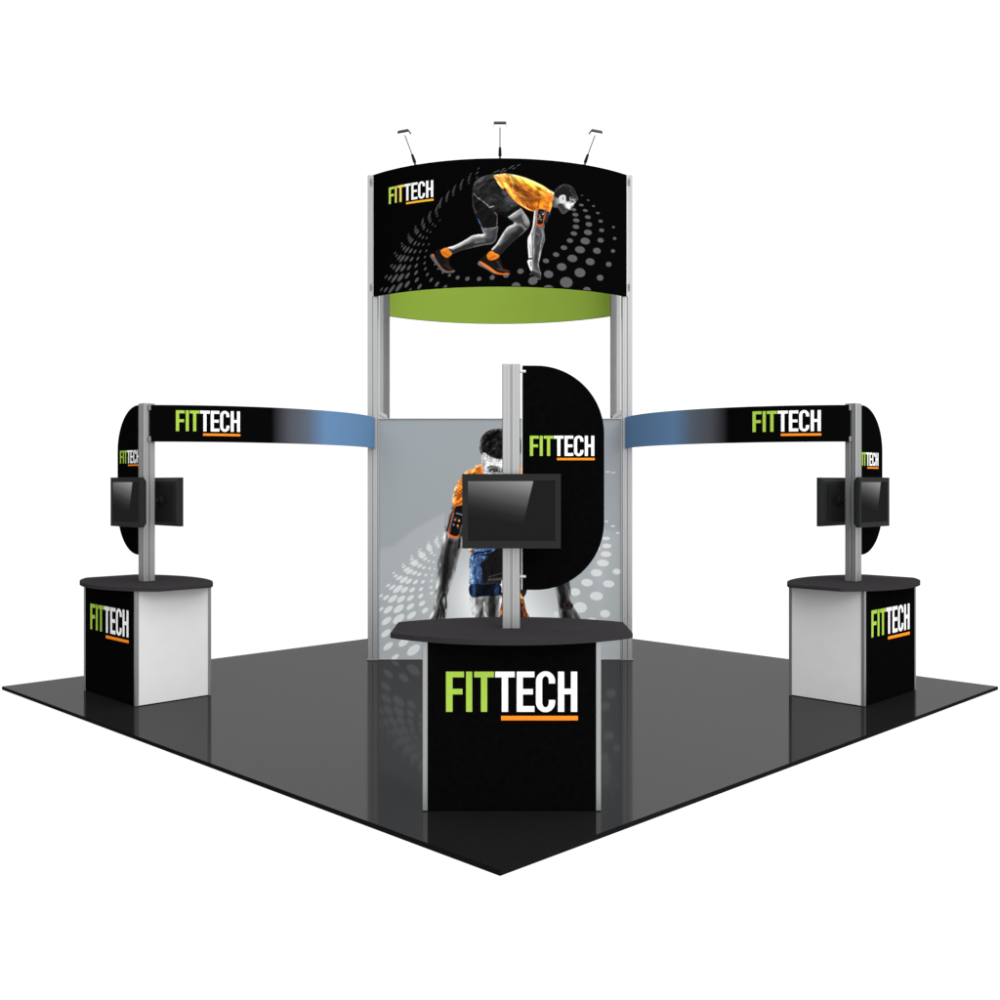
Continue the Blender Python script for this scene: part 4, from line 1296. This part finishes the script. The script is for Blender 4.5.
bm = bmesh.new()
box(bm, -1.213, 1.213, YF + .028, YF + .072, 0.004, 2.405, 0.002)
mural = t_obj('mural_panel', bm, [ALU])
MZ = np.linspace(8, 2398, 500)
MXS = np.linspace(-1203, 1203, 502)
cl = Cloth(MXS, MZ, (153, 159, 163))
cl.draw(MURAL_ART)
MUR_MAT = print_material('mural_print')
cl.build('artwork', lambda X, Z: np.stack([X, np.full_like(X, YF + .0265 - TY), Z], -1), MURAL_GAIN, MUR_MAT, mural)
bm = bmesh.new()   # slim frame round the mural
for x0, x1, z0, z1 in ((-1.2125, -1.2035, .004, 2.405), (1.2035, 1.2125, .004, 2.405), (-1.2034, 1.2034, 2.3985, 2.405), (-1.2034, 1.2034, .004, .0078)):
    box(bm, x0, x1, YF + .012, YF + .0275, z0, z1)
t_obj('edge_trim', bm, ALU, mural)


def arc_fn(R, yc, sgn):
    """a point of a curved header: s = arc length (m), out = distance towards the viewer's side"""
    def fn(s, z, out=0.0):
        a = s / R
        return (sgn_r(R, out, sgn) * math.sin(a), yc - sgn * sgn_r(R, out, sgn) * math.cos(a), z)
    return fn


def sgn_r(R, out, sgn):
    return R + out * sgn


def curved_slab(bm, R, yc, sgn, s0, s1, z0, z1, thick, n=72, mi_front=0, mi_back=0, mi_edge=0):
    """a curved panel with its face at radius R; sgn 1 bulges to the viewer, -1 away from the viewer"""
    cols = []
    for i in range(n + 1):
        s = s0 + (s1 - s0) * i / n
        f = arc_fn(R, yc, sgn)
        cols.append([bm.verts.new(f(s, z, o)) for o, z in ((0, z0), (0, z1), (-thick, z1), (-thick, z0))])
    for a, b in zip(cols[:-1], cols[1:]):
        for k, mi in ((0, mi_front), (1, mi_edge), (2, mi_back), (3, mi_edge)):
            q = (k, (k + 1) % 4)
            bm.faces.new((a[q[0]], b[q[0]], b[q[1]], a[q[1]])).material_index = mi
    for c in (cols[0], cols[-1]):
        bm.faces.new(c).material_index = mi_edge


# front header: black, bulging towards the viewer, with the printed runner
RF, YCF, SF = 1.754, 11.614, 1.401
bm = bmesh.new()
curved_slab(bm, RF - .0015, YCF, 1, -SF, SF, ZB, ZT, 0.028, 96)
front = t_obj('front_sign', bm, BLACK, smooth=40)
front['label'] = 'black convex sign with a crouching sprinter'
hx = np.linspace(-SF * 1000 + 2, SF * 1000 - 2, 702)
hz = np.linspace(ZB * 1000 + 2, ZT * 1000 - 2, 302)
ch = Cloth(hx, hz, (0, 0, 0))
ch.draw(HEADER_ART)
HEAD_MAT = print_material('header_print')
ch.build('artwork', lambda S, Z: np.stack([RF * np.sin(S / RF), YCF - RF * np.cos(S / RF) - TY, Z], -1), HEADER_GAIN, HEAD_MAT, front)
ff = arc_fn(RF, YCF, 1)
logo(lambda x, z, o: tuple(np.array(ff(x, z, o)) - (0, TY, 0)), LIT_LOGO, H_LOGO[0], H_LOGO[1], H_LOGO[2], H_LOGO[3], front, cuts=6)
for s in (-1, 1):   # pale end strip and the two bolts that hold the sign to the post
    bm = bmesh.new()
    curved_slab(bm, RF + .003, YCF, 1, s * (SF + .001), s * (SF + .018), ZB - .002, ZT + .002, 0.034, 2)
    t_obj('end_trim', bm, ALU_EDGE, front)
    for z in (ZB + .09, ZT - .07):
        bm = bmesh.new()
        tube(bm, (s * (PX + .018), YF - .012, z), (s * (PX + .018), YF - .0003, z), .011)
        box(bm, s * (PX + .018) - .006, s * (PX + .018) + .006, YF - .0125, YF - .0003, z - .035, z + .035)
        t_obj('bolt', bm, ALU_DARK, front)

# rear header: black outside, green inside, bulging away
RR, YCR, SR = 1.623, 10.537, 1.434
bm = bmesh.new()
curved_slab(bm, RR, YCR, -1, -SR, SR, ZB, ZT, 0.028, 96, 0, 1, 1)
rear = t_obj('rear_sign', bm, [GREEN_FABRIC, BLACK], smooth=40)
rear['label'] = 'concave sign with green inner face'

# ------------------------------------------------------------------ stem lights clipped on the front header
lights = []
for k, th in enumerate((-0.487, 0.0, 0.487)):
    n = Vector((math.sin(th), -math.cos(th), 0))
    base = Vector((RF * math.sin(th), YCF - RF * math.cos(th), ZT))
    if k == 0:
        L = thing('stem_light', '', 'spotlight', base, th, 'stem lights along the top of the tower sign')
        # local: -Y points away from the sign
        bm = bmesh.new()
        box(bm, -.011, .011, .004, .034, .0005, .010, .002)
        obj('clamp', bm, ALU_DARK, L)
        bm = bmesh.new()
        tube(bm, (0, .010, .0105), (0, .004, .024), .009)
        tube(bm, (0, .004, .024), (0, -.045, .088), .0165, .012)
        obj('socket', bm, LAMP_BLACK, L, 40)
        bm = bmesh.new()
        tube(bm, (0, -.045, .087), (0, -.172, .236), .0055)
        obj('arm', bm, LAMP_ARM, L, 40)
        bm = bmesh.new()
        tube(bm, (0, -.172, .236), (0, -.186, .254), .0045)
        obj('neck', bm, PALE_METAL, L, 40)
        # lamp head: a slim flood box with a front bar, its lit glass turned down to the sign
        place = Matrix.Translation((0, -.198, .262)) @ Matrix.Rotation(math.radians(-24), 4, 'X')
        bm = bmesh.new()
        box(bm, -.058, .058, -.012, .004, -.015, .011, .003)
        box(bm, -.058, .058, .0045, .050, .002, .011, .002)
        for e in (-1, 1):
            box(bm, *sorted((e * .058, e * .0545)), .0045, .050, -.009, .0015)
        bmesh.ops.transform(bm, matrix=place, verts=bm.verts)
        hd = obj('lamp_head', bm, LAMP_GREY, L)
        bm = bmesh.new()
        box(bm, -.054, .054, .0048, .0505, -.0105, .0015)
        bmesh.ops.transform(bm, matrix=place, verts=bm.verts)
        obj('lens', bm, LAMP_GLASS, hd)
    else:
        L = copy_thing(lights[0])
        L.location = base
        L.rotation_euler = (0, 0, th)
    lights.append(L)
for L, s in zip(lights, ('small stem light leaning over the sign above the FITTECH lettering', 'small stem light at the middle of the curved sign, the highest of three', "small stem light leaning over the sign above the sprinter's head")):
    L['label'] = s.replace('FITTECH ', 'green and white ')

# ------------------------------------------------------------------ kiosks
A_, B_ = 0.4775, 0.33        # half-width and half-depth of the cabinet
CT, CB = 0.94, 0.911         # counter top surface and underside


def bulge(x0, y0, x1, y1, sag, n=28):
    """points of an arc from (x0,y0) to (x1,y1) bulging by sag to the right of the direction"""
    p, q = Vector((x0, y0)), Vector((x1, y1))
    d = q - p
    c = d.length
    R = (c * c / 4 + sag * sag) / (2 * sag)
    nrm = Vector((d.y, -d.x)).normalized()
    ctr = (p + q) / 2 + nrm * (sag - R)
    h = math.asin(c / 2 / R)
    res = []
    for i in range(n + 1):
        t = -h + 2 * h * i / n
        res.append(ctr + nrm * (R * math.cos(t)) + d.normalized() * (R * math.sin(t)))
    return [(v.x, v.y) for v in res]


WX0, WX1, WZ0, WZ1 = 0.064, 0.526, 1.152, 2.421


def wing_outline(sgn, inset=0.0):
    x0, x1, z0, z1 = WX0 + inset, WX1 - inset, WZ0 + inset, WZ1 - inset
    rx, rz = 0.385 - inset, 0.385 - inset
    pts = [(x0, z1)]
    for i in range(25):
        a = PI / 2 - PI / 2 * i / 24
        pts.append((x1 - rx + rx * math.cos(a), z1 - rz + rz * math.sin(a)))
    for i in range(25):
        a = -PI / 2 * i / 24
        pts.append((x1 - rx + rx * math.cos(a), z0 + rz + rz * math.sin(a)))
    pts.append((x0, z0))
    return [(x * sgn, z) for x, z in pts]


def make_kiosk(label, loc, rz, wing=1, front_logo=(-.352, .702, .532, .215), wing_logo=(.106, .364, 1.910, .1137)):
    K = thing('kiosk_counter', label, 'kiosk', loc, rz, 'counter kiosks on the corners of the floor')
    bm = bmesh.new()
    # cabinet panels
    box(bm, -A_ + .0275, A_ - .0275, -B_ + .004, -B_ + .016, 0.006, CB - .0015)
    fp = obj('front_panel', bm, BLACK, K)
    logo(lambda x, z, o: (x, -B_ + .004 - o, z), BLACK_LOGO, *front_logo, fp)
    bm = bmesh.new()
    box(bm, -A_ + .0275, A_ - .0275, B_ - .016, B_ - .004, 0.006, CB - .0015)
    obj('rear_panel', bm, BLACK, K)
    for s in (-1, 1):
        bm = bmesh.new()
        box(bm, *sorted((s * (A_ - .006), s * (A_ - .018))), -B_ + .0275, B_ - .0275, 0.006, CB - .0015)
        obj('side_panel', bm, WHITE_PANEL, K)
    for x in (-1, 1):
        for y in (-1, 1):
            bm = bmesh.new()
            xx, yy = sorted((x * A_, x * (A_ - .027))), sorted((y * B_, y * (B_ - .027)))
            box(bm, *xx, *yy, 0.003, CB - .001, .003)
            obj('corner_post', bm, ALU, K)
    # counter top: straight ends, bulging front and back
    e, h = .661, .2225
    out = bulge(-e, -h, e, -h, .262) + bulge(e, h, -e, h, .24)
    bm = bmesh.new()
    prism(bm, out, CB, CT, bevel=.0035)
    obj('countertop', bm, LAMINATE, K, 40)
    # pole
    bm = bmesh.new()
    prism(bm, slotted_square(0.05), CT + .0005, 2.426)
    obj('pole', bm, ALU, K)
    # half-pill wing beside the pole
    bm = bmesh.new()
    prism(bm, wing_outline(wing), -.009, .009, axis='y')
    wg = obj('wing_panel', bm, BLACK, K)
    bm = bmesh.new()
    box(bm, *sorted((wing * (WX0 - .006), wing * (WX0 - .0008))), -.010, .010, WZ0 + .002, WZ1 - .002)
    obj('edge_strip', bm, ALU_EDGE, wg)
    lx, lw, lz, lc = wing_logo
    if wing < 0:
        lx = -(lx + lw)
    logo(lambda x, z, o: (x, -.009 - o, z), BLACK_LOGO, lx, lw, lz, lc, wg)
    for z in (2.388, 1.228):
        bm = bmesh.new()
        tube(bm, (wing * .0503, -.011, z), (wing * .083, -.011, z), .008)
        obj('pin', bm, ALU_EDGE, K, 40)
    return K


make_kiosk('black counter kiosk at the front corner of the floor, before the tower', (0.063, 5.93, 0), 0.0)
make_kiosk('black counter kiosk whose round wing stands left of its pole', (-2.966, 8.79, 0), -PI / 4, wing=-1, wing_logo=(.112, .364, 1.930, .1105))
make_kiosk('black counter kiosk whose wing and sideways lettering stand right of its pole', (2.966, 8.79, 0), PI / 4, wing_logo=(.085, .360, 1.908, .113))


# ------------------------------------------------------------------ monitors on the poles
def make_monitor():
    M_ = thing('monitor', '', 'monitor', group='monitors mounted on the kiosk poles')
    hw, hh = .2705, .2045
    # local: front face at y = 0 looking to -Y, origin at the centre of the face
    bm = bmesh.new()
    iw0, iw1, iz0, iz1 = -.2425, .240, -.168, .168
    # bezel: four bars with a bevelled inner edge, then a housing that tapers towards the back
    o4 = [(-hw, -hh), (hw, -hh), (hw, hh), (-hw, hh)]
    i4 = [(iw0, iz0), (iw1, iz0), (iw1, iz1), (iw0, iz1)]
    O = [bm.verts.new((x, 0, z)) for x, z in o4]
    I_ = [bm.verts.new((x, 0, z)) for x, z in i4]
    J = [bm.verts.new((x + (.004 if x < 0 else -.004), .006, z + (.004 if z < 0 else -.004))) for x, z in i4]
    S1 = [bm.verts.new((x, .028, z)) for x, z in o4]
    S2 = [bm.verts.new((x * .95, .058, z * .84)) for x, z in o4]
    for k in range(4):
        n = (k + 1) % 4
        bm.faces.new((O[k], O[n], I_[n], I_[k]))
        bm.faces.new((I_[k], I_[n], J[n], J[k]))
        bm.faces.new((O[k], S1[k], S1[n], O[n]))
        bm.faces.new((S1[k], S2[k], S2[n], S1[n]))
    bm.faces.new(S2)
    bm.faces.new(J)
    obj('housing', bm, PLASTIC, M_)
    # recessed back plate
    bm = bmesh.new()
    box(bm, -.20, .20, .0585, .066, -.15, .15, .003)
    obj('back_plate', bm, PLASTIC_BACK, M_)
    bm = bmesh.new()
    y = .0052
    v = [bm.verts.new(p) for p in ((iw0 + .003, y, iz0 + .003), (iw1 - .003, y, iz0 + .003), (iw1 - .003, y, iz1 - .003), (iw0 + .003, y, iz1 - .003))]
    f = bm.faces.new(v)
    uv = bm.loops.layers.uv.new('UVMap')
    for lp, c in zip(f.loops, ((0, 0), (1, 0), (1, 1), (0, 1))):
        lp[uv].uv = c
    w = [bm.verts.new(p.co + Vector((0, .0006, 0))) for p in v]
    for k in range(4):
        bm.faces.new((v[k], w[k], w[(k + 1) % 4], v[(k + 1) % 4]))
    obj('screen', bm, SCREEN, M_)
    bm = bmesh.new()
    tube(bm, (0, .0665, .008), (0, .084, .008), .042, .036, 24)
    tube(bm, (0, .084, .008), (0, .142, .008), .02, .02, 18)
    box(bm, -.045, .045, .128, .1385, -.05, .066, .003)
    obj('mount', bm, PLASTIC_BACK, M_, 40)
    return M_


m0 = make_monitor()
E_ = .1890     # the face stands this far from the pole's axis
spots = [((0.063, 5.93), 0.0, 'black monitor facing straight out over the counter nearest the front corner of the floor'),
         ((-2.966, 8.79), -PI / 4, 'black monitor with its screen showing, on the pole of the leftmost kiosk'),
         ((-2.966, 8.79), -PI / 4 + PI, 'black monitor seen from behind, on the pole of the leftmost kiosk'),
         ((2.966, 8.79), PI / 4, 'black monitor with its screen showing, on the pole of the rightmost kiosk'),
         ((2.966, 8.79), PI / 4 + PI, 'black monitor seen from behind, on the pole of the rightmost kiosk')]
for k, ((x, y), rz, lab) in enumerate(spots):
    m = m0 if k == 0 else copy_thing(m0)
    m.location = (x + math.sin(rz) * E_, y - math.cos(rz) * E_, 1.602)
    m.rotation_euler = (0, 0, rz)
    m['label'] = lab

# ------------------------------------------------------------------ curved banners from the tower to the side poles
BR, BCX, BCY = 1.68, -2.925, 10.42
BZ0, BZ1 = 2.105, 2.412
BLEN = BR * PI / 2


def banner_pt(side, s, z, out):
    a = s / BR
    r = BR + out
    return (side * (BCX + r * math.sin(a)), BCY - r * math.cos(a), z)


def make_banner(side, label, lg):
    mtl = ramp_material('banner_print', BANNER_STOPS)
    Bn = thing('curved_banner', label, 'banner', (side * -2.0, 9.4, 0), 0, 'curved banners between the tower and the side kiosks')
    off = Vector((side * -2.0, 9.4, 0))
    P = lambda s, z, o: Vector(banner_pt(side, s, z, o)) - off
    bm = bmesh.new()
    uv = bm.loops.layers.uv.new('UVMap')
    n = 64
    S = [BLEN * i / n for i in range(n + 1)]
    rings = [[bm.verts.new(P(s, z, o)) for o, z in ((0, BZ0), (0, BZ1), (-.012, BZ1), (-.012, BZ0))] for s in S]
    for i in range(n):
        a, b = rings[i], rings[i + 1]
        for k in range(4):
            j = (k + 1) % 4
            f = bm.faces.new((a[k], b[k], b[j], a[j]))
            f.material_index = 1 if k in (1, 3) else 0
            for lp in f.loops:
                lp[uv].uv = (S[i + 1] / BLEN if lp.vert in b else S[i] / BLEN, .5)
    for r in (rings[0], rings[-1]):
        bm.faces.new(r).material_index = 1
    cloth = obj('printed_cloth', bm, [mtl, NAVY_EDGE], Bn, 40)
    x0, w, b, c = lg
    if side == 1:
        fn = lambda x, z, o: P(x, z, o)
    else:
        fn = lambda x, z, o: P(-x, z, o)
        x0 = -(x0 + w)
    logo(fn, BLACK_LOGO, x0, w, b, c, cloth, cuts=6)
    for z0, z1 in ((BZ0 + .002, BZ0 + .044), (BZ1 - .044, BZ1 - .002)):   # clips on the kiosk pole
        bm = bmesh.new()
        q = [P(s, z, o) for z in (z0, z1) for s, o in ((-.008, -.03), (.012, -.03), (.012, .006), (-.008, .006))]
        v = [bm.verts.new(p) for p in q]
        for fc in ((0, 1, 2, 3), (7, 6, 5, 4), (0, 4, 5, 1), (1, 5, 6, 2), (2, 6, 7, 3), (3, 7, 4, 0)):
            bm.faces.new([v[i] for i in fc])
        obj('clip', bm, ALU_DARK, Bn)
    return Bn


make_banner(1, 'curved banner joining the tower to the kiosk with its wing left of the pole', (.216, .522, 2.194, .174))
make_banner(-1, 'curved banner joining the tower to the kiosk with its wing right of the pole', (.242, .560, 2.194, .176))
